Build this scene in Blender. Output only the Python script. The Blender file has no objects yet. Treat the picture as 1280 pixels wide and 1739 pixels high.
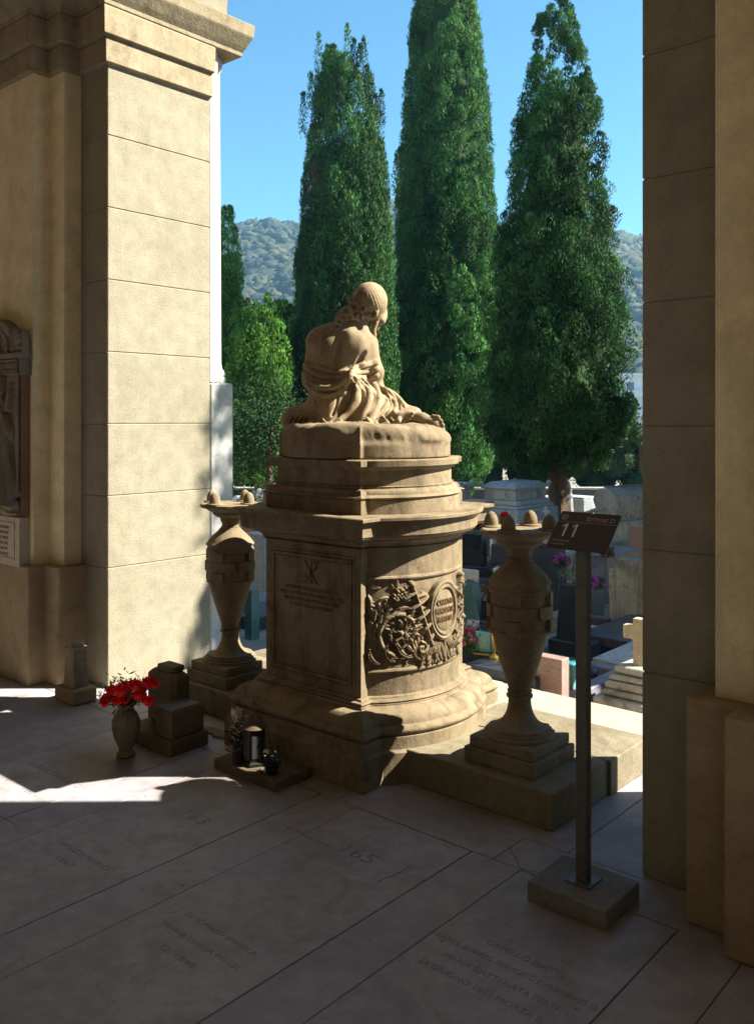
import bpy, bmesh, math, random
import numpy as np
from mathutils import Vector, Matrix
R_=math.radians
random.seed(7); np.random.seed(7)
SC=bpy.context.scene
COL=SC.collection
# ------------------------------------------------------------------ camera, world, sun, exposure
F_PX=1520.0; YH=716.0; CH=1.6; YAW=R_(41)
cam_d=bpy.data.cameras.new('camera'); cam=bpy.data.objects.new('camera',cam_d); COL.objects.link(cam)
cam.location=(0,0,CH); cam.rotation_euler=(R_(90),0,YAW)
cam_d.sensor_fit='VERTICAL'; cam_d.sensor_height=24.0
cam_d.lens=F_PX/1739.0*24.0
cam_d.shift_y=-(869.5-YH)/1739.0
cam_d.clip_start=0.05; cam_d.clip_end=3000
SC.camera=cam
SUN_AZ=R_(48.5); SUN_EL=R_(39.5)
sun_dir=Vector((math.sin(SUN_AZ)*math.cos(SUN_EL),math.cos(SUN_AZ)*math.cos(SUN_EL),math.sin(SUN_EL)))
world=bpy.data.worlds.new('World'); SC.world=world; world.use_nodes=True
wn=world.node_tree; wn.nodes.clear()
wo=wn.nodes.new('ShaderNodeOutputWorld'); wb=wn.nodes.new('ShaderNodeBackground'); wk=wn.nodes.new('ShaderNodeTexSky')
wk.sky_type='NISHITA'; wk.sun_disc=False; wk.sun_elevation=SUN_EL; wk.sun_rotation=SUN_AZ
wk.air_density=1.15; wk.dust_density=0.0; wk.ozone_density=2.5
wt=wn.nodes.new('ShaderNodeMix'); wt.data_type='RGBA'; wt.blend_type='MULTIPLY'; wt.inputs[0].default_value=1.0; wt.inputs[7].default_value=(0.55,0.97,1.05,1)
wn.links.new(wk.outputs[0],wt.inputs[6]); wn.links.new(wt.outputs[2],wb.inputs[0]); wn.links.new(wb.outputs[0],wo.inputs[0]); wb.inputs[1].default_value=0.052
sl=bpy.data.lights.new('sun','SUN'); sl.energy=5.0; sl.angle=R_(0.5); sl.color=(1.0,0.93,0.78)
so=bpy.data.objects.new('sun',sl); COL.objects.link(so); so.rotation_euler=sun_dir.to_track_quat('Z','Y').to_euler()
SC.view_settings.view_transform='Standard'; SC.view_settings.look='None'; SC.view_settings.exposure=2.0; SC.view_settings.gamma=1.0
SC.cycles.max_bounces=8; SC.cycles.diffuse_bounces=5; SC.cycles.use_denoising=True
SC.cycles.sample_clamp_indirect=6
# ------------------------------------------------------------------ real positions from the survey of the photo
cS,cC=math.sin(YAW),math.cos(YAW)
def W(px,d):
    r=(px-640)/F_PX*d; return (-cS*d+cC*r, cC*d+cS*r)
def G(px,py,z=0.0):
    d=(CH-z)*F_PX/(py-YH); return W(px,d)
def ZZ(py,d): return CH-(py-YH)/F_PX*d
def RF(r,f): return (-cS*f+cC*r, cC*f+cS*r)
# ------------------------------------------------------------------ materials
def newmat(name):
    m=bpy.data.materials.new(name); m.use_nodes=True; nt=m.node_tree
    b=nt.nodes['Principled BSDF']; return m,nt,b
def N(nt,t,**k):
    n=nt.nodes.new(t)
    for a,v in k.items(): setattr(n,a,v)
    return n
def noise(nt,co,scale,detail=6,rough=0.6,dist=0.0):
    n=N(nt,'ShaderNodeTexNoise'); n.inputs['Scale'].default_value=scale; n.inputs['Detail'].default_value=detail
    n.inputs['Roughness'].default_value=rough; n.inputs['Distortion'].default_value=dist
    nt.links.new(co,n.inputs['Vector']); return n
def ramp(nt,src,stops):
    r=N(nt,'ShaderNodeValToRGB'); e=r.color_ramp.elements
    while len(e)<len(stops): e.new(0.5)
    for i,(p,c) in enumerate(stops):
        e[i].position=p; e[i].color=(c[0],c[1],c[2],1) if hasattr(c,'__len__') else (c,c,c,1)
    nt.links.new(src,r.inputs[0]); return r
def mixc(nt,fac,a,b,mode='MIX'):
    m=N(nt,'ShaderNodeMix',data_type='RGBA',blend_type=mode)
    if hasattr(fac,'links') or hasattr(fac,'is_linked'): nt.links.new(fac,m.inputs[0])
    else: m.inputs[0].default_value=fac
    for s,v in ((6,a),(7,b)):
        if hasattr(v,'is_linked'): nt.links.new(v,m.inputs[s])
        else: m.inputs[s].default_value=(v[0],v[1],v[2],1)
    return m.outputs[2]
def stone(name,c1,c2,dark=None,scale=1.6,bump=0.25,bscale=90,rough=0.85,pits=0.0,streak=0.0,spec=0.2,objc=False,darkamt=0.6,speck=0):
    m,nt,b=newmat(name)
    if objc:
        tc=N(nt,'ShaderNodeTexCoord').outputs['Object']
    else: tc=N(nt,'ShaderNodeNewGeometry').outputs['Position']
    n1=noise(nt,tc,scale,8,0.62,0.4); n2=noise(nt,tc,scale*7,6,0.6); n3=noise(nt,tc,bscale,4,0.6)
    r1=ramp(nt,n1.outputs[0],[(0.32,c1),(0.68,c2)])
    r2=ramp(nt,n2.outputs[0],[(0.3,0.80),(0.7,1.12)])
    col=mixc(nt,0.8,r1.outputs[0],r2.outputs[0],'MULTIPLY')
    if dark is not None:
        n4=noise(nt,tc,scale*2.3,9,0.7,1.0); r4=ramp(nt,n4.outputs[0],[(0.52,0.0),(0.70,darkamt)])
        col=mixc(nt,r4.outputs[0],col,dark)
    if streak>0:
        mp=N(nt,'ShaderNodeMapping'); mp.inputs['Scale'].default_value=(14,14,0.9); nt.links.new(tc,mp.inputs[0])
        n5=noise(nt,mp.outputs[0],1.0,5,0.6); r5=ramp(nt,n5.outputs[0],[(0.5,1.0),(0.72,1.0-streak)])
        col=mixc(nt,1.0,col,r5.outputs[0],'MULTIPLY')
    r3=ramp(nt,n3.outputs[0],[(0.25,0.86),(0.6,1.05)] if not speck else [(0.28,0.55),(0.42,0.95),(0.62,1.08)])
    col=mixc(nt,0.7,col,r3.outputs[0],'MULTIPLY')
    nt.links.new(col,b.inputs['Base Color']); b.inputs['Roughness'].default_value=rough
    b.inputs['Specular IOR Level'].default_value=spec
    h=n3.outputs[0]
    if pits>0:
        v=N(nt,'ShaderNodeTexVoronoi'); v.inputs['Scale'].default_value=bscale*0.9; nt.links.new(tc,v.inputs['Vector'])
        rv=ramp(nt,v.outputs['Distance'],[(0.0,0.0),(0.25,1.0)])
        ma=N(nt,'ShaderNodeMath',operation='MULTIPLY_ADD'); nt.links.new(rv.outputs[0],ma.inputs[0]); ma.inputs[1].default_value=pits; nt.links.new(n3.outputs[0],ma.inputs[2]); h=ma.outputs[0]
    ma2=N(nt,'ShaderNodeMath',operation='MULTIPLY_ADD'); nt.links.new(n2.outputs[0],ma2.inputs[0]); ma2.inputs[1].default_value=1.5; nt.links.new(h,ma2.inputs[2])
    bp=N(nt,'ShaderNodeBump'); bp.inputs['Strength'].default_value=bump; bp.inputs['Distance'].default_value=0.006
    nt.links.new(ma2.outputs[0],bp.inputs['Height']); nt.links.new(bp.outputs[0],b.inputs['Normal'])
    return m
def plain(name,c,rough=0.5,spec=0.5,metal=0.0,var=0.15,scale=30,bump=0.0,emit=None,trans=0):
    m,nt,b=newmat(name); tc=N(nt,'ShaderNodeNewGeometry').outputs['Position']
    n=noise(nt,tc,scale,4); r=ramp(nt,n.outputs[0],[(0.3,1-var),(0.7,1+var)])
    col=mixc(nt,1.0,c,r.outputs[0],'MULTIPLY'); nt.links.new(col,b.inputs['Base Color'])
    b.inputs['Roughness'].default_value=rough; b.inputs['Specular IOR Level'].default_value=spec; b.inputs['Metallic'].default_value=metal
    if trans: b.inputs['Transmission Weight'].default_value=trans
    if bump:
        bp=N(nt,'ShaderNodeBump'); bp.inputs['Strength'].default_value=bump; bp.inputs['Distance'].default_value=0.01
        nt.links.new(n.outputs[0],bp.inputs['Height']); nt.links.new(bp.outputs[0],b.inputs['Normal'])
    return m
def granite(name,c1,c2,scale=160,rough=0.25,spec=0.5):
    m,nt,b=newmat(name); tc=N(nt,'ShaderNodeNewGeometry').outputs['Position']
    n=noise(nt,tc,scale,3,0.7); n2=noise(nt,tc,3,6,0.6)
    r=ramp(nt,n.outputs[0],[(0.42,c1),(0.58,c2)]); r2=ramp(nt,n2.outputs[0],[(0.3,0.75),(0.7,1.15)])
    col=mixc(nt,1.0,r.outputs[0],r2.outputs[0],'MULTIPLY'); nt.links.new(col,b.inputs['Base Color'])
    r3=ramp(nt,n2.outputs[0],[(0.35,rough),(0.65,rough+0.25)]); nt.links.new(r3.outputs[0],b.inputs['Roughness'])
    b.inputs['Specular IOR Level'].default_value=spec
    return m
def leafmat(name,c1,c2,c3=None,trans=0.25,nscale=1.6,rough=0.75):
    m,nt,b=newmat(name); g=N(nt,'ShaderNodeNewGeometry')
    n=noise(nt,g.outputs['Position'],nscale,5,0.6)
    r=ramp(nt,n.outputs[0],[(0.35,c1),(0.65,c2)])
    rr=ramp(nt,g.outputs['Random Per Island'],[(0.0,0.55),(1.0,1.45)])
    col=mixc(nt,1.0,r.outputs[0],rr.outputs[0],'MULTIPLY')
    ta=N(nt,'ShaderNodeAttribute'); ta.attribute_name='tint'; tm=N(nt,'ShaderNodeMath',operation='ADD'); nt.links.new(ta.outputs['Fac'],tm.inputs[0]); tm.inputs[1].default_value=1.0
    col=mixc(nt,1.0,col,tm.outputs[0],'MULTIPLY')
    if c3 is not None:
        n2=noise(nt,g.outputs['Position'],nscale*0.9,4,0.6,0.5); r2=ramp(nt,n2.outputs[0],[(0.62,0.0),(0.74,0.8)])
        col=mixc(nt,r2.outputs[0],col,c3)
    nt.links.new(col,b.inputs['Base Color']); b.inputs['Roughness'].default_value=rough; b.inputs['Specular IOR Level'].default_value=0.12
    if trans:
        t=N(nt,'ShaderNodeBsdfTranslucent'); nt.links.new(col,t.inputs[0]); mx=N(nt,'ShaderNodeMixShader'); mx.inputs[0].default_value=trans
        nt.links.new(b.outputs[0],mx.inputs[1]); nt.links.new(t.outputs[0],mx.inputs[2]); nt.links.new(mx.outputs[0],nt.nodes['Material Output'].inputs[0])
    return m
M={}
M['pillar']=stone('pillar_stone',(0.255,0.228,0.168),(0.295,0.268,0.20),(0.205,0.172,0.122),1.3,0.5,110,pits=0.7,streak=0.08,darkamt=0.25,speck=1)
M['impost']=stone('impost_stone',(0.26,0.215,0.14),(0.34,0.29,0.20),(0.15,0.105,0.06),2.2,0.5,90,pits=0.4,streak=0.2)
M['plaster']=stone('plaster',(0.76,0.64,0.41),(0.82,0.70,0.47),(0.36,0.28,0.15),1.0,0.12,60,streak=0.08,darkamt=0.3)
M['dado']=stone('dado_stone',(0.27,0.20,0.115),(0.36,0.28,0.17),(0.15,0.11,0.07),1.6,0.6,80,pits=0.4,darkamt=0.5)
M['marble']=stone('white_marble',(0.40,0.40,0.385),(0.52,0.515,0.50),(0.32,0.24,0.20),2.2,0.2,30,rough=0.5,darkamt=0.45)
M['sand']=stone('sandstone',(0.175,0.13,0.078),(0.265,0.21,0.137),(0.075,0.047,0.026),3.0,0.4,140,streak=0.40,darkamt=0.7)
M['statue']=stone('statue_stone',(0.25,0.185,0.11),(0.345,0.27,0.175),(0.12,0.075,0.04),5.0,0.2,160,streak=.25,darkamt=0.6)
M['letter_dark']=stone('dark_lettering',(0.10,0.06,0.03),(0.13,0.085,0.045),None,6,0.2,160)  # lettering drawn in a darker tone than the stone
M['urnst']=stone('urn_stone',(0.18,0.135,0.08),(0.27,0.215,0.14),(0.09,0.055,0.03),5.0,0.3,150,streak=0.2,darkamt=0.5)
M['plinth']=stone('plinth_stone',(0.17,0.14,0.09),(0.25,0.215,0.15),(0.09,0.065,0.04),3.0,0.5,90,pits=0.3)
M['floor']=stone('floor_marble',(0.28,0.272,0.315),(0.38,0.37,0.41),(0.22,0.19,0.175),1.7,0.18,120,rough=0.6,spec=0.35,darkamt=0.7)
M['slab']=stone('slab_marble',(0.285,0.275,0.315),(0.40,0.385,0.42),(0.23,0.195,0.17),2.2,0.18,100,rough=0.55,spec=0.35,darkamt=0.75)
M['engrave']=plain('engraving',(0.225,0.215,0.235),0.8,0.2)
M['joint']=plain('joint_dirt',(0.07,0.06,0.055),0.95,0.1,var=0.5,scale=60)
M['terrace']=stone('terrace_stone',(0.26,0.25,0.215),(0.34,0.325,0.28),(0.30,0.27,0.22),1.4,0.3,80,darkamt=0.4)
M['relief']=stone('relief_stone',(0.20,0.165,0.12),(0.29,0.245,0.18),(0.08,0.06,0.045),4,0.25,120,streak=0.15,darkamt=0.6)
M['brick']=stone('brown_marble',(0.20,0.115,0.08),(0.27,0.16,0.11),None,4,0.2,60)
M['panel']=stone('panel_marble',(0.42,0.37,0.27),(0.5,0.44,0.33),None,4,0.1,60)
M['backwall']=stone('back_plaster',(0.66,0.51,0.31),(0.72,0.57,0.36),None,1.0,0.1,60)
# ------------------------------------------------------------------ object helpers
def tag(o,label=None,cat=None,group=None,kind=None):
    if label: o['label']=label
    if cat: o['category']=cat
    if group: o['group']=group
    if kind: o['kind']=kind
    return o
def empty(name,loc=(0,0,0),rz=0,label=None,cat=None,group=None):
    o=bpy.data.objects.new(name,None); COL.objects.link(o); o.location=loc; o.rotation_euler=(0,0,rz)
    o.empty_display_size=0.1; tag(o,label,cat,group); return o
def copy_tree(o,parent=None):
    c=o.copy(); COL.objects.link(c)
    if parent is not None: c.parent=parent
    for ch in [x for x in bpy.data.objects if x.parent==o]: copy_tree(ch,c)
    return c
class MB:
    def __init__(s): s.v=[]; s.f=[]
    def add(s,vs,fs,mat=None):
        n=len(s.v)
        if mat is not None: vs=[mat@Vector(v) for v in vs]
        s.v+= [tuple(v) for v in vs]; s.f+=[tuple(n+i for i in f) for f in fs]; return s
    def box(s,x0,x1,y0,y1,z0,z1,mat=None,ch=0.0):
        c=ch
        if c<=0:
            vs=[(x,y,z) for z in (z0,z1) for y in (y0,y1) for x in (x0,x1)]
            fs=[(0,2,3,1),(4,5,7,6),(0,1,5,4),(2,6,7,3),(0,4,6,2),(1,3,7,5)]
            return s.add(vs,fs,mat)
        # chamfered box: top & vertical edges
        def ring(z,i): return [(x0+i+c,y0+i,z),(x1-i-c,y0+i,z),(x1-i,y0+i+c,z),(x1-i,y1-i-c,z),(x1-i-c,y1-i,z),(x0+i+c,y1-i,z),(x0+i,y1-i-c,z),(x0+i,y0+i+c,z)]
        rs=[ring(z0,c),ring(z0+c,0),ring(z1-c,0),ring(z1,c)]
        vs=sum(rs,[]); fs=[tuple(range(7,-1,-1)),tuple(range(24,32))]
        for k in range(3):
            for i in range(8):
                j=(i+1)%8; fs.append((k*8+i,k*8+j,k*8+8+j,k*8+8+i))
        return s.add(vs,fs,mat)
    def prism(s,pts,z0,z1,mat=None):
        n=len(pts); vs=[(x,y,z0) for x,y in pts]+[(x,y,z1) for x,y in pts]
        fs=[tuple(range(n-1,-1,-1)),tuple(range(n,2*n))]+[(i,(i+1)%n,n+(i+1)%n,n+i) for i in range(n)]
        return s.add(vs,fs,mat)
    def lathe(s,prof,seg=48,cx=0,cy=0,mat=None,wob=0):
        vs=[];fs=[]
        for k,(r,z) in enumerate(prof):
            for i in range(seg):
                a=2*math.pi*i/seg; vs.append((cx+r*math.cos(a),cy+r*math.sin(a),z))
        for k in range(len(prof)-1):
            for i in range(seg):
                j=(i+1)%seg; fs.append((k*seg+i,k*seg+j,(k+1)*seg+j,(k+1)*seg+i))
        fs.append(tuple(range(seg-1,-1,-1))); fs.append(tuple((len(prof)-1)*seg+i for i in range(seg)))
        return s.add(vs,fs,mat)
    def tube(s,pts,rad,seg=8,mat=None):
        pts=[Vector(p) for p in pts]; n=len(pts)
        if not hasattr(rad,'__len__'): rad=[rad]*n
        vs=[];fs=[]; ref=Vector((0.13,0.27,1)).normalized()
        for k in range(n):
            t=(pts[min(k+1,n-1)]-pts[max(k-1,0)]).normalized()
            if abs(t.dot(ref))>0.95: ref=Vector((1,0.2,0)).normalized()
            a=t.cross(ref).normalized(); b=t.cross(a)
            for i in range(seg):
                an=2*math.pi*i/seg; vs.append(pts[k]+(a*math.cos(an)+b*math.sin(an))*rad[k])
        for k in range(n-1):
            for i in range(seg):
                j=(i+1)%seg; fs.append((k*seg+i,k*seg+j,(k+1)*seg+j,(k+1)*seg+i))
        fs.append(tuple(range(seg-1,-1,-1))); fs.append(tuple((n-1)*seg+i for i in range(seg)))
        return s.add(vs,fs,mat)
    def sweep(s,plan,prof,cap=True):
        # plan(e)->list of xy ; prof list of (e,z)
        rs=[[(x,y,z) for x,y in plan(e)] for e,z in prof]; n=len(rs[0]); fs=[]
        for k in range(len(rs)-1):
            for i in range(n):
                j=(i+1)%n; fs.append((k*n+i,k*n+j,(k+1)*n+j,(k+1)*n+i))
        if cap: fs.append(tuple(range(n-1,-1,-1))); fs.append(tuple((len(rs)-1)*n+i for i in range(n)))
        return s.add(sum(rs,[]),fs)
    def ball(s,c,r,seg=12,rings=8,mat=None,sc=(1,1,1)):
        pr=[];vs=[];fs=[]
        for k in range(rings+1):
            t=math.pi*k/rings
            for i in range(seg):
                a=2*math.pi*i/seg
                vs.append((c[0]+r*sc[0]*math.sin(t)*math.cos(a),c[1]+r*sc[1]*math.sin(t)*math.sin(a),c[2]-r*sc[2]*math.cos(t)))
        for k in range(rings):
            for i in range(seg):
                j=(i+1)%seg; fs.append((k*seg+i,k*seg+j,(k+1)*seg+j,(k+1)*seg+i))
        return s.add(vs,fs,mat)
    def build(s,name,mat,parent=None,smooth=False,loc=None,bevel=0,angle=35):
        me=bpy.data.meshes.new(name); me.from_pydata(s.v,[],s.f); me.update()
        bm=bmesh.new(); bm.from_mesh(me); bmesh.ops.recalc_face_normals(bm,faces=bm.faces); bm.to_mesh(me); bm.free()
        me.materials.append(M[mat] if isinstance(mat,str) else mat)
        o=bpy.data.objects.new(name,me); COL.objects.link(o)
        if parent is not None: o.parent=parent
        if loc is not None: o.location=loc
        if smooth:
            for p in me.polygons: p.use_smooth=True
            try:
                ang=R_(angle); me.shade_flat() if False else None
                bm=bmesh.new(); bm.from_mesh(me)
                for e in bm.edges:
                    if len(e.link_faces)==2 and e.calc_face_angle(0)>ang: e.smooth=False
                bm.to_mesh(me); bm.free()
            except Exception: pass
        if bevel>0:
            b=o.modifiers.new('bevel','BEVEL'); b.width=bevel; b.segments=2; b.limit_method='ANGLE'; b.angle_limit=R_(40); b.harden_normals=False
        return o
def npmesh(name,V,Fq,mat,parent=None,smooth=False,loc=None,tint=None):
    me=bpy.data.meshes.new(name); V=np.asarray(V,dtype=np.float32); Fq=np.asarray(Fq,dtype=np.int32); k=Fq.shape[1]
    me.vertices.add(len(V)); me.vertices.foreach_set('co',V.ravel())
    me.loops.add(Fq.size); me.loops.foreach_set('vertex_index',Fq.ravel())
    me.polygons.add(len(Fq)); me.polygons.foreach_set('loop_start',np.arange(0,Fq.size,k,dtype=np.int32))
    try: me.polygons.foreach_set('loop_total',np.full(len(Fq),k,dtype=np.int32))
    except Exception: pass
    me.update(calc_edges=True); me.validate()
    if tint is not None and len(tint)==len(me.polygons):
        at_=me.attributes.new('tint','FLOAT','FACE'); at_.data.foreach_set('value',np.asarray(tint,dtype=np.float32))
    if smooth: me.polygons.foreach_set('use_smooth',np.ones(len(me.polygons),dtype=bool))
    me.materials.append(M[mat] if isinstance(mat,str) else mat)
    o=bpy.data.objects.new(name,me); COL.objects.link(o)
    if parent is not None: o.parent=parent
    if loc is not None: o.location=loc
    return o
def text(name,s,size,mat,parent,mw,ext=0.0012,bold=0.0,align='CENTER',sx=1.0,fn=None):
    cu=bpy.data.curves.new(name,'FONT'); cu.body=s; cu.size=size; cu.align_x=align; cu.extrude=ext; cu.offset=bold; cu.resolution_u=3
    t=bpy.data.objects.new(name,cu); COL.objects.link(t); bpy.context.view_layer.update()
    me=bpy.data.meshes.new_from_object(t.evaluated_get(bpy.context.evaluated_depsgraph_get()))
    bpy.data.objects.remove(t); bpy.data.curves.remove(cu); me.name=name
    A=mw@Matrix.Diagonal((sx,1,1,1))
    for v in me.vertices:
        v.co=Vector(fn(v.co)) if fn else A@v.co
    me.materials.clear(); me.materials.append(M[mat] if isinstance(mat,str) else mat)
    o=bpy.data.objects.new(name,me); COL.objects.link(o)
    if parent is not None: o.parent=parent
    return o
# ------------------------------------------------------------------ carved relief helper : height field from strokes
class Relief:
    def __init__(s,u0,u1,v0,v1,h):
        s.u=np.arange(u0,u1+h*0.5,h); s.v=np.arange(v0,v1+h*0.5,h); s.U,s.V=np.meshgrid(s.u,s.v,indexing='ij'); s.H=np.zeros_like(s.U)
    def _sub(s,a,b,c,d):
        i0=max(0,np.searchsorted(s.u,a)-1); i1=min(len(s.u),np.searchsorted(s.u,b)+1)
        j0=max(0,np.searchsorted(s.v,c)-1); j1=min(len(s.v),np.searchsorted(s.v,d)+1); return i0,i1,j0,j1
    def seg(s,p,q,r0,r1,h0,h1,mode='max'):
        m=max(r0,r1); i0,i1,j0,j1=s._sub(min(p[0],q[0])-m,max(p[0],q[0])+m,min(p[1],q[1])-m,max(p[1],q[1])+m)
        if i1<=i0 or j1<=j0: return
        U=s.U[i0:i1,j0:j1];V=s.V[i0:i1,j0:j1]; dx,dy=q[0]-p[0],q[1]-p[1]; L=dx*dx+dy*dy+1e-12
        t=np.clip(((U-p[0])*dx+(V-p[1])*dy)/L,0,1); D=np.hypot(U-p[0]-t*dx,V-p[1]-t*dy); r=r0+(r1-r0)*t; h=h0+(h1-h0)*t
        w=np.clip(1-(D/np.maximum(r,1e-6))**2,0,None)
        g=h*np.sqrt(w); H=s.H[i0:i1,j0:j1]
        if mode=='max': s.H[i0:i1,j0:j1]=np.maximum(H,g)
        elif mode=='add': s.H[i0:i1,j0:j1]=H+g
        else: s.H[i0:i1,j0:j1]=H-g
    def line(s,pts,r,h,mode='max'):
        n=len(pts)
        rr=r if hasattr(r,'__len__') else [r]*n; hh=h if hasattr(h,'__len__') else [h]*n
        for i in range(n-1): s.seg(pts[i],pts[i+1],rr[i],rr[i+1],hh[i],hh[i+1],mode)
    def ball(s,c,r,h,mode='max'): s.seg(c,(c[0]+1e-4,c[1]),r,r,h,h,mode)
    def ell(s,c,a,b,h,p=0.5,mode='max'):
        i0,i1,j0,j1=s._sub(c[0]-a,c[0]+a,c[1]-b,c[1]+b); U=s.U[i0:i1,j0:j1];V=s.V[i0:i1,j0:j1]
        g=h*np.clip(1-((U-c[0])/a)**2-((V-c[1])/b)**2,0,None)**p
        H=s.H[i0:i1,j0:j1]; s.H[i0:i1,j0:j1]=np.maximum(H,g) if mode=='max' else (H+g if mode=='add' else H-g)
    def leaf(s,p,ang,L,w,h,curl=0.0,n=8):
        pts=[];r=[];hh=[]
        x,y=p;a=ang
        for i in range(n+1):
            t=i/n; pts.append((x,y)); r.append(max(0.0015,w*math.sin(math.pi*min(0.98,0.12+0.86*t))**0.8)); hh.append(h*(0.6+0.4*t))
            x+=L/n*math.cos(a); y+=L/n*math.sin(a); a+=curl/n
        s.line(pts,r,hh); s.line(pts,[q*0.22 for q in r],[q*0.25 for q in hh],'sub')
    def build(s,name,fn,mat,parent,clampz=None):
        nu,nv=s.U.shape; H=s.H
        P=fn(s.U,s.V,H); V=np.stack(P,-1).reshape(-1,3)
        idx=np.arange(nu*nv).reshape(nu,nv)
        F=np.stack([idx[:-1,:-1],idx[1:,:-1],idx[1:,1:],idx[:-1,1:]],-1).reshape(-1,4)
        return npmesh(name,V,F,mat,parent,smooth=True)
def spiral(cx,cy,r0,turns,a0,dirn=1,k=0.0,n=40,rend=0.15):
    return [(cx+r0*(1-(1-rend)*t/n)*math.cos(a0+dirn*2*math.pi*turns*t/n),cy+r0*(1-(1-rend)*t/n)*math.sin(a0+dirn*2*math.pi*turns*t/n)) for t in range(n+1)]
# ================================================================== SETTING
XC=-3.05; HW=1.685; PHW=1.41; PITCH=2*(HW+PHW)
YI=2.99; YO=3.76
# ---- floor of the gallery
def stains(mat,spots):
    # brown leaf and rust stains that really lie on the stone, each with its own place and ragged shape
    nt=mat.node_tree; b=nt.nodes['Principled BSDF']; old=b.inputs['Base Color'].links[0].from_socket; g=N(nt,'ShaderNodeNewGeometry'); acc=None
    nz=noise(nt,g.outputs['Position'],7,6,.65,.6)
    for (x,y,r,k) in spots:
        d=N(nt,'ShaderNodeVectorMath',operation='DISTANCE'); nt.links.new(g.outputs['Position'],d.inputs[0]); d.inputs[1].default_value=(x,y,0)
        a=N(nt,'ShaderNodeMath',operation='MULTIPLY_ADD'); nt.links.new(nz.outputs[0],a.inputs[0]); a.inputs[1].default_value=.55*r; nt.links.new(d.outputs['Value'],a.inputs[2])
        rp=ramp(nt,a.outputs[0],[(r*.45,k),(r*1.15,0.0)])
        if acc is None: acc=rp.outputs[0]
        else: q_=N(nt,'ShaderNodeMath',operation='MAXIMUM'); nt.links.new(acc,q_.inputs[0]); nt.links.new(rp.outputs[0],q_.inputs[1]); acc=q_.outputs[0]
    c=mixc(nt,acc,old,(0.13,0.085,0.045)); nt.links.new(c,b.inputs['Base Color'])
SP=[(-3.75,2.40,.42,.75),(-3.15,2.52,.38,.6),(-2.75,2.75,.30,.55),(-1.40,2.50,.30,.5),(-3.0,2.35,.25,.4),(-2.15,2.95,.35,.45),(-4.55,2.70,.25,.4),(-1.1,2.75,.30,.5)]
stains(M['floor'],SP); stains(M['slab'],SP)
def crack(m,pts,w=.0016,z=.0022):
    for i in range(len(pts)-1):
        (x0,y0),(x1,y1)=pts[i],pts[i+1]; dx,dy=x1-x0,y1-y0; L_=math.hypot(dx,dy); nx_,ny_=-dy/L_*w,dx/L_*w
        m.add([(x0-nx_,y0-ny_,z),(x1-nx_*.7,y1-ny_*.7,z),(x1+nx_*.7,y1+ny_*.7,z),(x0+nx_,y0+ny_,z)],[(0,1,2,3)])
cm=MB(); rc=random.Random(6)
for (px0,py0,px1,py1) in ((865,1440,882,1475),(882,1475,912,1483),(0,1385,30,1405),(150,1245,245,1238),(560,1440,480,1400),(640,1500,700,1470)):
    a=Vector(G(px0,py0)); b_=Vector(G(px1,py1)); pts=[tuple(a.lerp(b_,i/6)+Vector((rc.uniform(-.006,.006),rc.uniform(-.006,.006)))*(0<i<6)) for i in range(7)]; crack(cm,pts)
tag(cm.build('floor_cracks','joint'),'thin cracks running across the gallery floor','cracks',kind='stuff')
mb=MB(); mb.box(-15,8.5,-2.2,4.64,-0.06,-0.012); tag(mb.build('floor_bed','joint'),kind='structure')
mb=MB()
def jbox(m,x0,x1,y0,y1,z,g=0.0016,ch=0.002,th=0.03):
    m.box(x0+g,x1-g,y0+g,y1-g,z-th,z,ch=ch)
SL=[-4.07+0.787*k for k in range(-10,15)]
slabs=[]
for k,x in enumerate(SL):
    jbox(mb,x+0.575,x+0.787,-2.2,0.86,0.0); jbox(mb,x+0.575,x+0.787,0.86,2.75,0.0)
    if not (-4.2<x<-1.5):
        jbox(mb,x,x+0.575,-2.2,0.9,0.0); jbox(mb,x,x+0.575,0.9,2.75,0.0)
    else: jbox(mb,x,x+0.575,-2.2,0.84,0.0); slabs.append(x)
xs=[-15,-12.2,-9.9,-7.6,-5.9,-4.2,-2.62,-1.83,-0.4,1.4,3.5,5.6,8.4]
for a,b in zip(xs[:-1],xs[1:]): jbox(mb,a,b,2.75,2.97,0.0)
xs=[-15,-12.6,-9.9,-7.2,-4.9,-3.0,-1.645,0.3,2.4,4.9,8.4]
for a,b in zip(xs[:-1],xs[1:]): jbox(mb,a,b,2.97,3.96,0.0)
tag(mb.build('floor','floor'),kind='structure')
mb=MB()
xs=[-15,-12.1,-9.2,-6.7,-4.3,-2.75,-1.05,1.2,3.6,6.2,9]
for a,b in zip(xs[:-1],xs[1:]): mb.box(a+.002,b-.002,3.962,4.66,-0.70,0.0,ch=0.004)
tag(mb.build('terrace','terrace'),kind='structure')
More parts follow.
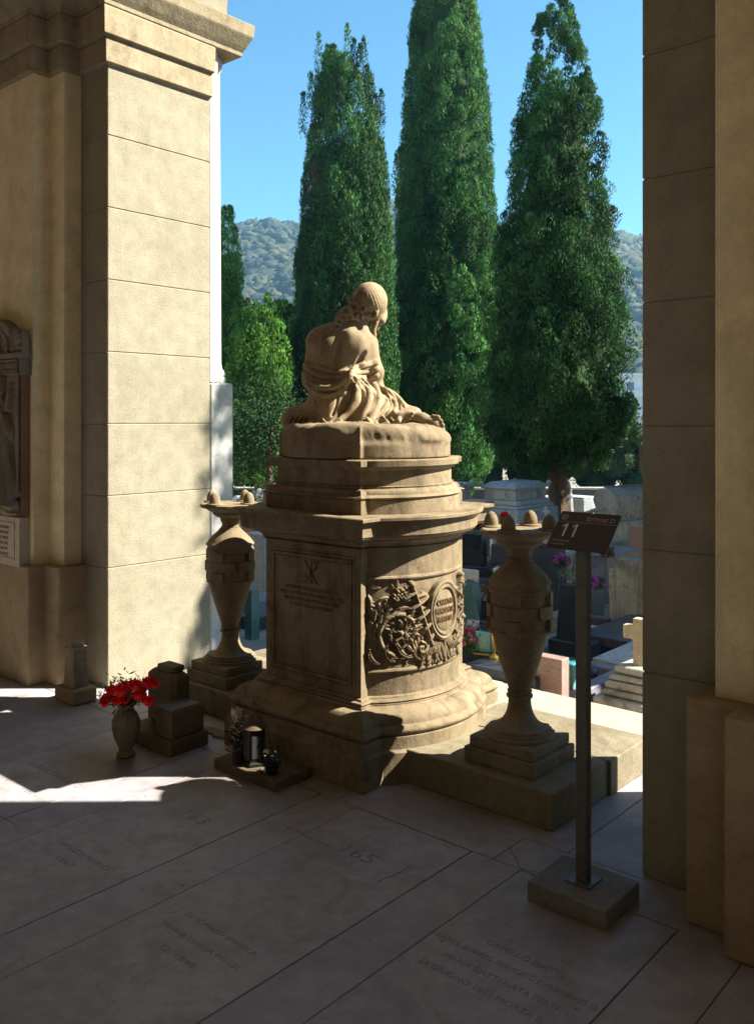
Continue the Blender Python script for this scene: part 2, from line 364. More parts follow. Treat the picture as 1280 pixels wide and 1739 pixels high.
# ---- numbered floor tomb slabs
def slab(x,label,lines):
    t=empty('floor_tomb',(x+0.29,1.8,0),0,label,'tomb slab','numbered tomb slabs set in the floor')
    m=MB(); jbox(m,-0.29,0.285,-0.955,0.945,0.001); m.build('slab','slab',t)
    for s,px,py,size,wd in lines:
        o=text('inscription',s,size,'engrave',t,Matrix.Translation((px,py,0.0012)),0.0003,0.0)
        w=o.dimensions.x
        if wd and w>0:
            for v in o.data.vertices: v.co.x=px+(v.co.x-px)*wd/w
    return t
slab(SL[13] if False else -1.709,'floor tomb slab numbered 161 in front of the sign base',[('161',0.0,0.64,0.085,0.115),('CAMILLO GATTI',0.0,0.49,0.036,0.26),('NATO IL 25 MARZO 1810 MORTO IL 19 FEBBRAIO 18',0.0,0.42,0.034,0.54),('MARIA GATTI NATA PERTI',0.0,0.35,0.036,0.38),('24 GIUGNO 1811 MORTA IL',-0.02,0.28,0.034,0.42)])
slab(-2.496,'worn grey floor tomb slab numbered 165',[('165',-0.02,0.62,0.10,0.145),('DI TOMASO SPINOLA',0.0,-0.02,0.03,0.34),('MARIA LUIGIA ROSSI',0.0,-0.10,0.03,0.36),('Q. 1840',0.0,-0.18,0.03,0.16)])
slab(-3.283,'brown stained floor tomb slab with the number 163 by the lantern stand',[('163',0.06,0.42,0.09,0.14),('CARAZZI MARIO',0.0,-0.03,0.036,0.34),('1867',0.0,-0.10,0.034,0.1)])
slab(-4.07,'floor tomb slab lying under the red flower vase, crossed by sunlight',[('101',0.08,0.53,0.08,0.13),('LUIGI CONSULTO',0.02,0.29,0.048,0.42),('1864',-0.14,0.12,0.045,0.12),('1801',0.12,0.12,0.045,0.12)])
# ---- cemetery ground (gravel and earth) reaching the horizon
m,nt,b=newmat('gravel'); tc=N(nt,'ShaderNodeNewGeometry').outputs['Position']
v1=N(nt,'ShaderNodeTexVoronoi'); v1.inputs['Scale'].default_value=26; nt.links.new(tc,v1.inputs['Vector'])
n1=noise(nt,tc,0.5,6); n2=noise(nt,tc,30,5)
ra=ramp(nt,v1.outputs['Color'],[(0.1,(0.13,0.13,0.12)),(0.9,(0.38,0.37,0.35))]); rb=ramp(nt,n1.outputs[0],[(0.45,0.0),(0.6,0.9)])
grass=ramp(nt,n2.outputs[0],[(0.3,(0.10,0.11,0.045)),(0.7,(0.27,0.22,0.11))])
c=mixc(nt,rb.outputs[0],ra.outputs[0],grass.outputs[0]); nt.links.new(c,b.inputs['Base Color']); b.inputs['Roughness'].default_value=0.95
bp=N(nt,'ShaderNodeBump'); bp.inputs['Strength'].default_value=0.9; bp.inputs['Distance'].default_value=0.03; nt.links.new(v1.outputs['Distance'],bp.inputs['Height']); nt.links.new(bp.outputs[0],b.inputs['Normal'])
M['gravel']=m
GZ=-0.7
mb=MB(); mb.add([(-900,4.5,GZ),(900,4.5,GZ),(900,1500,GZ),(-900,1500,GZ)],[(0,1,2,3)]); tag(mb.build('ground','gravel'),kind='structure')
mb=MB(); mb.add([(-900,-600,-0.75),(900,-600,-0.75),(900,4.5,-0.75),(-900,4.5,-0.75)],[(0,1,2,3)]); tag(mb.build('ground_under_gallery','gravel'),kind='structure')
# ---- piers
def pier_plan(e,yb=YO):
    h=PHW; P=[(h+e,yb),(h+e,YI-e),(h-.30+e,YI-e),(h-.30+e,2.875-e),(h-.46+e,2.875-e),(h-.46+e,2.765-e)]
    return P+[(-x,y) for x,y in reversed(P)]
def pier(xc,label):
    p=empty('arcade_pier',(xc,0,0),0,label,'pillar','piers of the arcade')
    for sgn in (1,-1):
        m=MB(); zz=[0]+[0.72+0.4335*k for k in range(8)]; zz[-1]=3.75
        xa,xb=(PHW-.30,PHW) if sgn>0 else (-PHW,-PHW+.30)
        m.box(xa+.012,xb-.012,YI+.012,YO-.012,0.0,3.75)
        for i in range(len(zz)-1): m.box(xa,xb,YI,YO,zz[i],zz[i+1],ch=0.0055)
        m.build('stone_quoin','pillar',p,bevel=0)
        m=MB(); xa,xb=(PHW-.55,PHW) if sgn>0 else (-PHW,-PHW+.55)
        m.box(xa+.004,xb+.003*(1 if sgn>0 else 0),YO,3.96,-0.01,1.86,ch=0.012); m.box(xa+.03,xb-.004,YO,3.83,1.862,4.19,ch=.004); cxx=(PHW-.245)*sgn
        m.lathe([(.235,1.862),(.235,1.90),(.225,1.905),(.232,1.925),(.222,1.95),(.212,1.96),(.205,2.0),(.195,4.0),(.21,4.02),(.21,4.07)],40,cxx,3.79)
        m.build('marble_pilaster','marble',p)
    m=MB(); m.box(-PHW+.298,PHW-.298,2.875,YO,0.3,3.75); m.box(-PHW+.46,PHW-.46,2.765,2.90,0.3,3.75); m.build('plaster_shaft','plaster',p,bevel=0.006)
    m=MB(); h=PHW-.30+.07; k=PHW-.46+.07
    P=[(h,YI+.02),(h,2.805),(k,2.805),(k,2.695)]; m.prism([(x,y) for x,y in P]+[(-x,y) for x,y in reversed(P)],0.0,0.72); m.build('dado','dado',p,bevel=0.01)
    m=MB(); m.sweep(lambda e:pier_plan(e),[(0.0,3.74),(.028,3.75),(.03,3.885),(.024,3.90),(.055,3.905),(.06,4.06),(.05,4.075)])
    m.sweep(lambda e:pier_plan(e,3.95+e*0.6),[(.03,4.07),(.06,4.075),(.062,4.10),(.085,4.13),(.125,4.19),(.13,4.20),(.14,4.275),(.10,4.29)])
    m.build('impost','impost',p,bevel=0.004)
    m=MB(); m.box(-PHW,PHW,YI,3.90,4.288,6.9); m.box(-PHW+.46,PHW-.46,2.765,YI,4.288,6.9); m.build('upper_pier','pillar',p)
    return p
pier(XC-HW-PHW,'sunlit stone pier with cornice left of the monument, carrying the carved wall relief')
pier(XC+HW+PHW,'dark shaded stone pier at the right edge beside the sector sign')
pier(XC-HW-PHW-PITCH,'far left pier of the arcade outside the photo'); pier(XC+HW+PHW+PITCH,'far right pier of the arcade outside the photo')
# ---- arches over the bays, ceiling, end and back walls
aw=empty('arcade_wall',(0,0,0),0,'upper arcade wall with round arches above the pillars','wall')
for k in (-1,0,1):
    xc=XC+k*PITCH; m=MB(); n=28; r=HW; vs=[]; fs=[]
    for i in range(n+1):
        a=math.pi*i/n; x=xc-r*math.cos(a); z=4.288+r*math.sin(a)
        vs+=[(x,YI,z),(x,3.90,z),(x,3.90,6.9),(x,YI,6.9)]
    for i in range(n):
        a=i*4;c=a+4; fs+=[(a,c,c+1,a+1),(a+1,c+1,c+2,a+2),(a+2,c+2,c+3,a+3),(a+3,c+3,c,a)]
    m.add(vs,fs); m.build('arch','pillar',aw)
mb=MB(); mb.box(-15,8.5,-2.4,4.1,6.9,7.2); tag(mb.build('ceiling','backwall'),kind='structure')
mb=MB(); mb.box(-15,8.5,-2.4,-2.1,-0.05,6.9); tag(mb.build('back_wall','backwall'),'plaster back wall of the gallery behind the viewer','wall')
mb=MB(); mb.box(-15.3,-15,-2.4,4,-0.05,7.2); tag(mb.build('end_wall','backwall'),'far left plaster end wall of the gallery','wall')
mb=MB(); mb.box(8.5,8.8,-2.4,4,-0.05,7.2); tag(mb.build('end_wall','backwall'),'far right plaster end wall of the gallery','wall')
# ---- litter specks on the floor
mb=MB(); rn=random.Random(3)
for i in range(170):
    if i<110: px,py=rn.uniform(300,1280),rn.uniform(1340,1739)
    else: px,py=rn.uniform(0,420),rn.uniform(1210,1420)
    x,y=G(px,py)
    if y>2.74: continue
    s_=rn.choice([.002,.003,.003,.004,.006]); a=rn.uniform(0,6)
    mb.add([(x,y,.002),(x+s_*math.cos(a),y+s_*math.sin(a),.002+s_*.5),(x+s_*math.cos(a+1.7),y+s_*math.sin(a+1.7),.003),(x+s_*.4,y-s_*.5,.002+s_*.7)],[(0,1,2),(0,2,3),(0,3,1),(1,3,2)])
M['litter']=leafmat('litter',(0.30,0.24,0.17),(0.10,0.07,0.045),None,0,8)
tag(mb.build('floor_litter','litter'),'scattered crumbs and dry leaf bits on the gallery floor','litter',kind='stuff')
# ================================================================== MONUMENT
MX,MY=-3.02,3.39; DR=0.470; SW=0.317; DY=0.39
def mon_plan(e,n=26,dr=None):
    R=DR+e; w=SW+e; yf=-(DY+e); 
    yc=math.sqrt(max(R*R-w*w,1e-6)); a0=math.atan2(-yc,w)
    P=[(-w,yf),(w,yf)]
    P+=[(R*math.cos(a0+( -2*a0)*i/n),R*math.sin(a0+(-2*a0)*i/n)) for i in range(n+1)]
    P+=[(w,-yf),(-w,-yf)]
    P+=[(-R*math.cos(a0+(-2*a0)*i/n),-R*math.sin(a0+(-2*a0)*i/n)) for i in range(n+1)]
    return P
mon=empty('tomb_monument',(MX,MY,0),0,'large brown sandstone tomb pedestal with curved sides and inscribed front, carrying the seated statue','monument')
def arc(e0,z0,e1,z1,kind,n=6):
    out=[]
    for i in range(n+1):
        t=i/n
        if kind=='cyma': e=e0+(e1-e0)*(0.5-0.5*math.cos(math.pi*t)); z=z0+(z1-z0)*t
        elif kind=='cove': e=e0+(e1-e0)*(1-math.cos(t*math.pi/2)); z=z0+(z1-z0)*math.sin(t*math.pi/2)
        elif kind=='ovolo': e=e0+(e1-e0)*math.sin(t*math.pi/2); z=z0+(z1-z0)*(1-math.cos(t*math.pi/2))
        elif kind=='torus': e=e0+(e1)*math.sin(math.pi*t); z=z0+(z1-z0)*t
        out.append((e,z))
    return out
MP=lambda e:mon_plan(e)
m=MB(); prof=[(.145,0.0),(.145,.138),(.131,.150),(.131,.203)]+arc(.118,.206,.016,.250,'torus',7)+[(.112,.252)]+arc(.112,.252,.040,.312,'cove',7)+[(.036,.316),(.036,.322)]+arc(.026,.324,.008,.338,'torus',4)+[(.016,.340),(.012,.348),(.0,.352)]
m.sweep(MP,prof); m.build('base','sand',mon,smooth=True)
m=MB(); m.sweep(MP,[(0,.351),(0,.400),(0,.46),(0,.88),(0,.95),(0,1.018)]); m.build('shaft','sand',mon,smooth=True)
m=MB(); prof=arc(.001,1.018,.012,1.030,'torus',4)+[(.010,1.032)]+arc(.012,1.034,.035,1.056,'cove',5)+[(.046,1.060),(.046,1.066)]+arc(.05,1.068,.085,1.088,'ovolo',5)+[(.090,1.090),(.090,1.143),(.106,1.146)]+[(.106,1.156),(.1195,1.160),(.1195,1.172),(.114,1.176)]
m.sweep(MP,prof); m.build('cornice','sand',mon,smooth=True)
m=MB(); prof=[(.0,1.177),(.0,1.240)]+arc(-.004,1.243,.014,1.262,'torus',4)+[(-.008,1.264)]+arc(-.008,1.264,-.030,1.290,'cove',5)+[(-.034,1.292),(-.030,1.300),(-.040,1.302),(-.040,1.372),(-.036,1.376)]+arc(-.034,1.378,-.012,1.392,'ovolo',4)+[(-.004,1.394),(-.002,1.420),(-.010,1.425),(-.040,1.425)]
m.sweep(MP,prof); m.build('upper_pedestal','sand',mon,smooth=True)
# inscribed panel on the front
pf=MB(); yf=-DY
def frame(mm,x0,x1,z0,z1,w,d0,d1,y):
    # picture frame ring, proud of plane y (towards -y)
    for (a,b,c,d) in ((x0,x1,z1-w,z1),(x0,x1,z0,z0+w),(x0,x0+w,z0+w,z1-w),(x1-w,x1,z0+w,z1-w)):
        mm.box(a,b,y-d1,y+d0,c,d)
frame(pf,-.283,.283,.385,.985,.010,.002,.006,yf); frame(pf,-.266,.266,.402,.968,.014,.002,.011,yf); frame(pf,-.246,.246,.422,.948,.006,.002,.004,yf)
pf.build('panel_frame','sand',mon,bevel=0.002)
def FT(x,z): return Matrix.Translation((x,yf-.0008,z))@Matrix.Rotation(R_(90),4,'X')
m=MB()
def stroke(x0,z0,x1,z1,w):
    L_=math.hypot(x1-x0,z1-z0); A=Matrix.Translation(((x0+x1)/2,yf-.0004,(z0+z1)/2))@Matrix.Rotation(math.atan2(x1-x0,z1-z0),4,'Y'); m.box(-w/2,w/2,-.0008,.0008,-L_/2,L_/2,mat=A)
stroke(-.046,.945,.038,.835,.013); stroke(.050,.938,-.040,.835,.006); stroke(0,.835,0,.945,.012)
m.tube([(0,yf,.943),(.022,yf,.942),(.034,yf,.928),(.034,yf,.910),(.022,yf,.897),(0,yf,.895)],[.003,.004,.0045,.0045,.004,.003],6)
for x,z in ((-.048,.946),(.054,.940),(-.042,.834),(.040,.834),(0,.834),(-.002,.946)): stroke(x-.014,z,x+.014,z,.005)
m.build('monogram','letter_dark',mon)
for s,z,wd in (('GIUSEPPE PARODI DI PIETRO',.795,.37),('NATO IN SAN PIETRO ARENA NEL 1826',.768,.43),('MORTO IN GENOVA NEL 1889',.741,.36),('I FIGLI DOLENTISSIMI',.714,.27)):
    o=text('inscription',s,.024,'letter_dark',mon,FT(0,z),.0006,0.0006); w=o.dimensions.x
    for v in o.data.vertices: v.co.x*=wd/w
# beads above and below the carved band of each curved side
a0=math.atan2(-math.sqrt(DR**2-SW**2),SW)
for sgn in (1,-1):
    for z,r in ((.885,.011),(.462,.011)):
        m=MB(); m.tube([(sgn*(DR+.002)*math.cos(a0-2*a0*i/40),(DR+.002)*math.sin(a0-2*a0*i/40),z) for i in range(41)],r,8)
        m.build('bead_moulding','sand',mon,smooth=True)
# carved band : strokes in (s,z); s = arc length from the middle of the side
S0=a0*DR
rl=Relief(S0+.004,-S0-.004,.468,.878,.0022)
rr=random.Random(11)
def both(f):
    for sg in (-1,1): f(sg)
def carve(sg):
    g=lambda p:(sg*p[0],p[1]) 
    L=lambda pts,r,h,mode='max': rl.line([g(p) for p in pts],r,h,mode)
    leaf=lambda p,a,Ln,w,h,c=0: rl.leaf(g(p),a if sg>0 else math.pi-a,Ln,w,h,c*sg)
    # big acanthus scroll around a rosette (centre at s=.27,z=.64)
    cx,cz=.240,.635
    L(spiral(cx,cz,.105,1.35,R_(-70),1,rend=.38),[.013-.00012*i for i in range(41)],.020)
    for i in range(16):
        a=R_(-70)+2*math.pi*1.0*i/16; q=(cx+.097*math.cos(a),cz+.097*math.sin(a)); leaf(q,a+R_(50),.055,.011,.017,1.2)
    for i in range(46):
        a=rr.uniform(0,6.28); rad_=rr.uniform(.0,.062); leaf((cx-.025+rad_*math.cos(a),cz+rad_*math.sin(a)),a+rr.uniform(-.9,.9),rr.uniform(.022,.045),rr.uniform(.007,.012),rr.uniform(.014,.036),rr.uniform(-1.5,1.5))
    for i in range(40):
        x=rr.uniform(.12,.40); z=rr.uniform(.49,.85); leaf((x,z),rr.uniform(0,6.28),rr.uniform(.03,.06),rr.uniform(.006,.010),rr.uniform(.006,.016),rr.uniform(-2,2))
    rl.ball(g((cx,cz)),.014,.034)
    # second small scroll in the corner by the front slab
    L(spiral(.425,.78,.05,1.2,R_(200),-1,rend=.25),.009,.014)
    L(spiral(.425,.53,.045,1.2,R_(60),1,rend=.25),.009,.014)
    for i in range(9): leaf((.36+.012*i,.70+.012*i),R_(100+12*i),.06,.010,.014,.8)
    # rod with entwined snake slanting beside the medallion
    p0,p1=(.185,.852),(.078,.560); n=40
    L([(p0[0]+(p1[0]-p0[0])*t/10,p0[1]+(p1[1]-p0[1])*t/10) for t in range(11)],.0095,.030)
    rl.ball(g((.188,.852)),.019,.036); rl.ball(g((.181,.832)),.014,.030)
    ux,uz=(p1[0]-p0[0]),(p1[1]-p0[1]); ul=math.hypot(ux,uz); ux/=ul;uz/=ul; pts=[];hh=[]
    for i in range(n*3+1):
        t=i/(n*3); amp=.050*(1-t)**1.4+.016; ph=t*math.pi*9
        pts.append((p0[0]+ux*ul*(.12+.85*t)-uz*amp*math.sin(ph),p0[1]+uz*ul*(.12+.85*t)+ux*amp*math.sin(ph))); hh.append(.026+.012*math.cos(ph))
    L(pts,[.009]*len(pts),hh)
    # grapes and small leaves above
    for i in range(20):
        x=.205+.011*(i%7)+rr.uniform(-.004,.004); z=.845-.016*(i//7)-.006*(i%7)+rr.uniform(-.003,.003); rl.ball(g((x,z)),.0105,.026)
    for i in range(12): leaf((.20+.02*i,.80-.012*i+rr.uniform(-.01,.01)),R_(60+rr.uniform(-40,60)),.05,.012,.02,.6)
    # sweeping acanthus leaves at the foot
    for i,(x,z,a,Ln) in enumerate(((.12,.50,165,.11),(.18,.52,172,.13),(.27,.505,150,.10),(.34,.50,160,.09),(.15,.55,140,.10),(.40,.50,120,.07))):
        leaf((x,z),R_(180-a),Ln,.015,.024,1.6); leaf((x+.02,z+.01),R_(180-a+25),Ln*.8,.010,.018,1.4)
    for i in range(8):
        x=.115-.0145*i; leaf((x,.600-.006*abs(i-4)),R_(-88-rr.uniform(-14,14)),.115+.02*rr.random(),.0125,.026,.35*(-1)**i)
        leaf((x+.007,.585),R_(-80),.07,.006,.032,.5)
    for i in range(7): leaf((.105-.014*i,.50),R_(-60-8*i),.03,.008,.018,.3)
    L(spiral(.135,.555,.028,1.1,R_(90),1,rend=.2),.008,.026)
both(carve)
ngrid=rl.H
def cyl(U,Vv,H):
    a=U/DR; R=DR+.001+H; return [R*np.cos(a),R*np.sin(a),Vv]
m_l=Relief(0,0.01,0,0.01,0.01)
for sgn in (1,-1):
    if sgn>0: rl.build('carved_band',cyl,'sand',mon)
    else: rl.build('carved_band',lambda U,Vv,H:[-(DR+.001+H)*np.cos(U/DR),(DR+.001+H)*np.sin(U/DR),Vv],'sand',mon)
# medallion with the three virtues, one on each curved side
def oncyl(x,z,d,sgn=1): a=x/DR; return (sgn*(DR+d)*math.cos(a),(DR+d)*math.sin(a)*sgn,z)
for sgn in (1,-1):
    m=MB(); seg=56; mc=.715; rs=[(.001,.030),(.070,.030),(.078,.026),(.082,.024),(.088,.036),(.094,.037),(.098,.030),(.108,.036),(.116,.030),(.118,0.0)]
    vs=[];fs=[]
    for r,d in rs:
        for i in range(seg): a=2*math.pi*i/seg; vs.append(oncyl(r*.88*math.cos(a),mc+r*1.22*math.sin(a),d,sgn))
    for k in range(len(rs)-1):
        for i in range(seg): j=(i+1)%seg; fs.append((k*seg+i,k*seg+j,(k+1)*seg+j,(k+1)*seg+i))
    fs.append(tuple(range(seg))); m.add(vs,fs); md=m.build('medallion','sand',mon,smooth=True,angle=50)
    for s,z,wd in (('CHARITAS',.750,.112),('PRVDENTIA',.710,.132),('IVSTITIA',.670,.105)):
        o=text('lettering',s,.036,'letter_dark',md,Matrix.Identity(4),.004,0.0008,fn=lambda c:(c.x,c.y,c.z)); w=max(v.co.x for v in o.data.vertices)-min(v.co.x for v in o.data.vertices)
        for v in o.data.vertices:
            x,y,dz=v.co.x*wd/w,v.co.y+z-.008,v.co.z; v.co=Vector(oncyl(x,y,.031+dz*.6,sgn))
# ------------------------------------------------------------------ flanking plinths and urns
def plinth(x0,x1,label):
    t=empty('plinth',((x0+x1)/2,3.32,0),0,label,'plinth','plinths beside the monument')
    h=(x1-x0)/2; m=MB(); m.box(-h,h,-.245,.22,0,.15,ch=.006); m.build('block','plinth',t,bevel=.003)
    m=MB(); m.box(-h-.0,h+.014,.217,.60,0,.153,ch=.004); m.build('rear_block','plinth',t,bevel=.003)
    return t
plinth(-2.545,-1.768,'low stone plinth right of the monument, under the nearer urn')
plinth(-4.29,-3.47,'low stone plinth left of the monument, under the urn by the sunlit pillar')
def urn_cross(Rr,z0,ang):
    # greek cross lying on the cylinder
    a=.046;b=.088;t=.017
    def strip(s0,s1,za,zb):
        vs=[];fs=[];n=8
        for i in range(n+1):
            s_=s0+(s1-s0)*i/n; an=ang+s_/Rr
            for rr_,z in ((Rr-.001,za),(Rr+t,za+.002),(Rr+t,zb-.002),(Rr-.001,zb)): vs.append((rr_*math.cos(an),rr_*math.sin(an),z))
        for i in range(n):
            for k in range(3): fs.append((i*4+k,i*4+4+k,i*4+5+k,i*4+k+1))
        fs+= [(0,1,2,3),(n*4+3,n*4+2,n*4+1,n*4)]
        return vs,fs
    m=MB(); m.add(*strip(-b,b,z0-a*.6,z0+a*.6)); m.add(*strip(-a*.6,a*.6,z0+a*.6,z0+b*.98)); m.add(*strip(-a*.6,a*.6,z0-b*.98,z0-a*.6)); return m
def urn(x,y,label):
    t=empty('urn',(x,y,.15),0,label,'urn','urns flanking the monument')
    m=MB(); m.box(-.172,.172,-.172,.172,0,.062,ch=.004); m.box(-.155,.155,-.155,.155,.062,.108,ch=.004); m.build('base_block','plinth',t,bevel=.002)
    P=[(.150,.108),(.152,.112)]+[(.150,.122),(.138,.124),(.138,.134),(.128,.136),(.127,.146),(.116,.148)]
    P+=[(.116-.068*math.sin(math.pi/2*i/8),.148+.110*(1-math.cos(math.pi/2*i/8))) for i in range(1,9)]
    P+=[(.048,.262),(.056,.268),(.057,.276),(.046,.281),(.046,.285),(.052,.288),(.053,.296),(.047,.300)]
    m=MB(); m.lathe(P,56); m.build('foot','urnst',t,smooth=True)
    P=[(.046,.298),(.058,.335),(.073,.38),(.089,.43),(.103,.48),(.113,.52),(.119,.545),(.131,.549),(.133,.560),(.124,.567),(.124,.715),(.132,.719),(.133,.736),(.127,.740),(.127,.754),(.134,.758),(.135,.766),(.130,.770)]
    P+=[(.122,.782),(.108,.799),(.092,.815),(.076,.829),(.063,.842),(.056,.852)]
    P+=[(.050,.853),(.050,.862),(.044,.866)]
    m=MB(); m.lathe(P,56); bd=m.build('body','urnst',t,smooth=True)
    for k in range(4): urn_cross(.124,.643,R_(-69+90*k)).build('cross_relief','urnst',t)
    P=[(.042,.864),(.050,.885),(.056,.900),(.056,.908),(.075,.915),(.098,.930),(.101,.944),(.116,.948),(.138,.962),(.160,.968),(.168,.976),(.168,.984),(.160,.990),(.05,.990)]
    m=MB(); m.lathe(P,56); m.build('bowl','urnst',t,smooth=True)
    for k in range(4):
        a=R_(-95+90*k)+.28; cx,cy=.132*math.cos(a),.132*math.sin(a)
        m=MB(); m.lathe([(.046,.988),(.048,.992),(.046,.997),(.034,.998)],24,cx,cy); m.lathe([(.030*math.cos(q)*(1+.25*math.cos(q)*math.sin(q)),.992+.066*math.sin(q)) for q in [math.pi/2*i/8 for i in range(9)]],24,cx,cy); m.build('finial','urnst',t,smooth=True)
    return t
urn(-2.066,3.312,'stone urn with egg finials nearest the sector sign, on the right plinth')
u2=urn(-3.945,3.275,'stone urn with egg finials against the sunlit pillar, on the left plinth')
# ------------------------------------------------------------------ the sign
M['metal']=plain('sign_metal',(0.115,0.112,0.10),0.45,0.5,0.3,.2,20)
M['signface']=plain('sign_face',(0.058,0.036,0.033),0.4,0.4,0,.1,8)
M['signtext']=plain('sign_text',(0.75,0.70,0.62),0.5,0.4,0,.05)
M['signtext2']=plain('sign_text_dim',(0.45,0.37,0.32),0.5,0.4,0,.05)
M['concrete']=stone('concrete',(0.15,0.145,0.14),(0.23,0.22,0.21),(0.10,0.09,0.08),5,0.3,80)
sg=empty('sign_stand',(-1.442,2.708,0),0,'tall grey post sign with slanted brown plate reading SETTORE D 11','sign')
m=MB(); m.box(-.143,.143,-.123,.123,0,.066,ch=.004); m.build('base_block','concrete',sg,bevel=.002)
m=MB(); m.box(-.045,.045,-.045,.045,.066,.072,ch=.001); m.build('base_plate','metal',sg)
m=MB(); m.box(-.019,.019,-.019,.019,.072,1.215,ch=.0015); m.build('post','metal',sg)
pm=Matrix.Translation((0,-.0,1.232))@Matrix.Rotation(R_(45),4,'X')
m=MB(); m.box(-.109,.109,-.079,.079,-.003,.003,mat=pm,ch=.0005); pl=m.build('sign_plate','signface',sg)
m=MB(); m.box(-.03,.03,-.03,.03,-.012,-.003,mat=pm); m.build('bracket','metal',sg)
def sgtext(s,x,y,size,mat,wd,al='LEFT'):
    o=text('lettering',s,size,mat,pl,Matrix.Identity(4),.0002,0.0); vs=o.data.vertices; w=max(v.co.x for v in vs)-min(v.co.x for v in vs); mn=min(v.co.x for v in vs)
    for v in vs: v.co=pm@Vector((x+(v.co.x-mn)*wd/w,y+v.co.y,.0034+v.co.z))
sgtext('S',-.006,.043,.026,'signtext2',.013); sgtext('ETTORE',.010,.043,.021,'signtext2',.062); sgtext('D',.082,.043,.026,'signtext2',.016)
m=MB(); m.box(-.109,.109,.034,.0352,.003,.0034,mat=pm); m.build('rule_line','signtext2',pl)
m=MB()
for x in (-.082,-.045):
    m.add([(x+.012,-.028,.0036),(x+.019,-.028,.0036),(x+.019,.026,.0036),(x+.012,.026,.0036)],[(0,1,2,3)],mat=pm)
    m.add([(x+.012,.026,.0036),(x+.012,.019,.0036),(x+.001,.011,.0036),(x+.001,.017,.0036)],[(0,1,2,3)],mat=pm)
m.build('number_eleven','signtext',pl)
sgtext('Tomba Parodi',-.098,-.050,.012,'signtext2',.062); sgtext('A. Rivalta 1890',-.098,-.064,.008,'signtext2',.050)
m=MB()
for i in range(16):
    a=2*math.pi*i/16; 
    m.add([((-.088+r*math.cos(a+da)),(.054+r*math.sin(a+da)),.0036) for r,da in ((.004,-.1),(.013,-.12),(.013,.12),(.004,.1))],[(0,1,2,3)],mat=pm)
m.build('emblem','signtext2',pl)
# ================================================================== STATUE (signed distance field, meshed with surface nets)
def surface_nets(Fv,o,h):
    nx,ny,nz=Fv.shape; S=Fv<0
    c=[(a,b,d) for a in (0,1) for b in (0,1) for d in (0,1)]
    cnt=np.zeros((nx-1,ny-1,nz-1),np.int8)
    for a,b,d in c: cnt+=S[a:nx-1+a,b:ny-1+b,d:nz-1+d]
    act=(cnt>0)&(cnt<8); ii=np.argwhere(act); vid=-np.ones(act.shape,np.int32); vid[act]=np.arange(len(ii))
    P=np.zeros((len(ii),3)); W_=np.zeros(len(ii))
    i,j,k=ii.T
    for a in c:
        for ax in range(3):
            if a[ax]==0:
                b=list(a); b[ax]=1
                f0=Fv[i+a[0],j+a[1],k+a[2]]; f1=Fv[i+b[0],j+b[1],k+b[2]]; m=(f0<0)!=(f1<0)
                t=np.where(m,f0/np.where(m,f0-f1,1),0)
                q=np.array(a,float)[None,:].repeat(len(ii),0); q[:,ax]+=t; P+=q*m[:,None]; W_+=m
    V=(ii+P/W_[:,None])*h+np.array(o)
    Q=[]
    for ax in range(3):
        s0=[slice(None)]*3; s1=[slice(None)]*3; s0[ax]=slice(0,-1); s1[ax]=slice(1,None)
        A=S[tuple(s0)]; B=S[tuple(s1)]; e=np.argwhere(A!=B); u,v=[(1,2),(2,0),(0,1)][ax]
        ok=(e[:,u]>0)&(e[:,v]>0)&(e[:,u]<Fv.shape[u]-1)&(e[:,v]<Fv.shape[v]-1); e=e[ok]; fl=A[tuple(e.T)]
        def idx(du,dv):
            x=e.copy(); x[:,u]-=du; x[:,v]-=dv; return vid[tuple(x.T)]
        q=np.stack([idx(1,1),idx(0,1),idx(0,0),idx(1,0)],1); q[~fl]=q[~fl][:,::-1]; Q.append(q)
    return V,np.concatenate(Q)
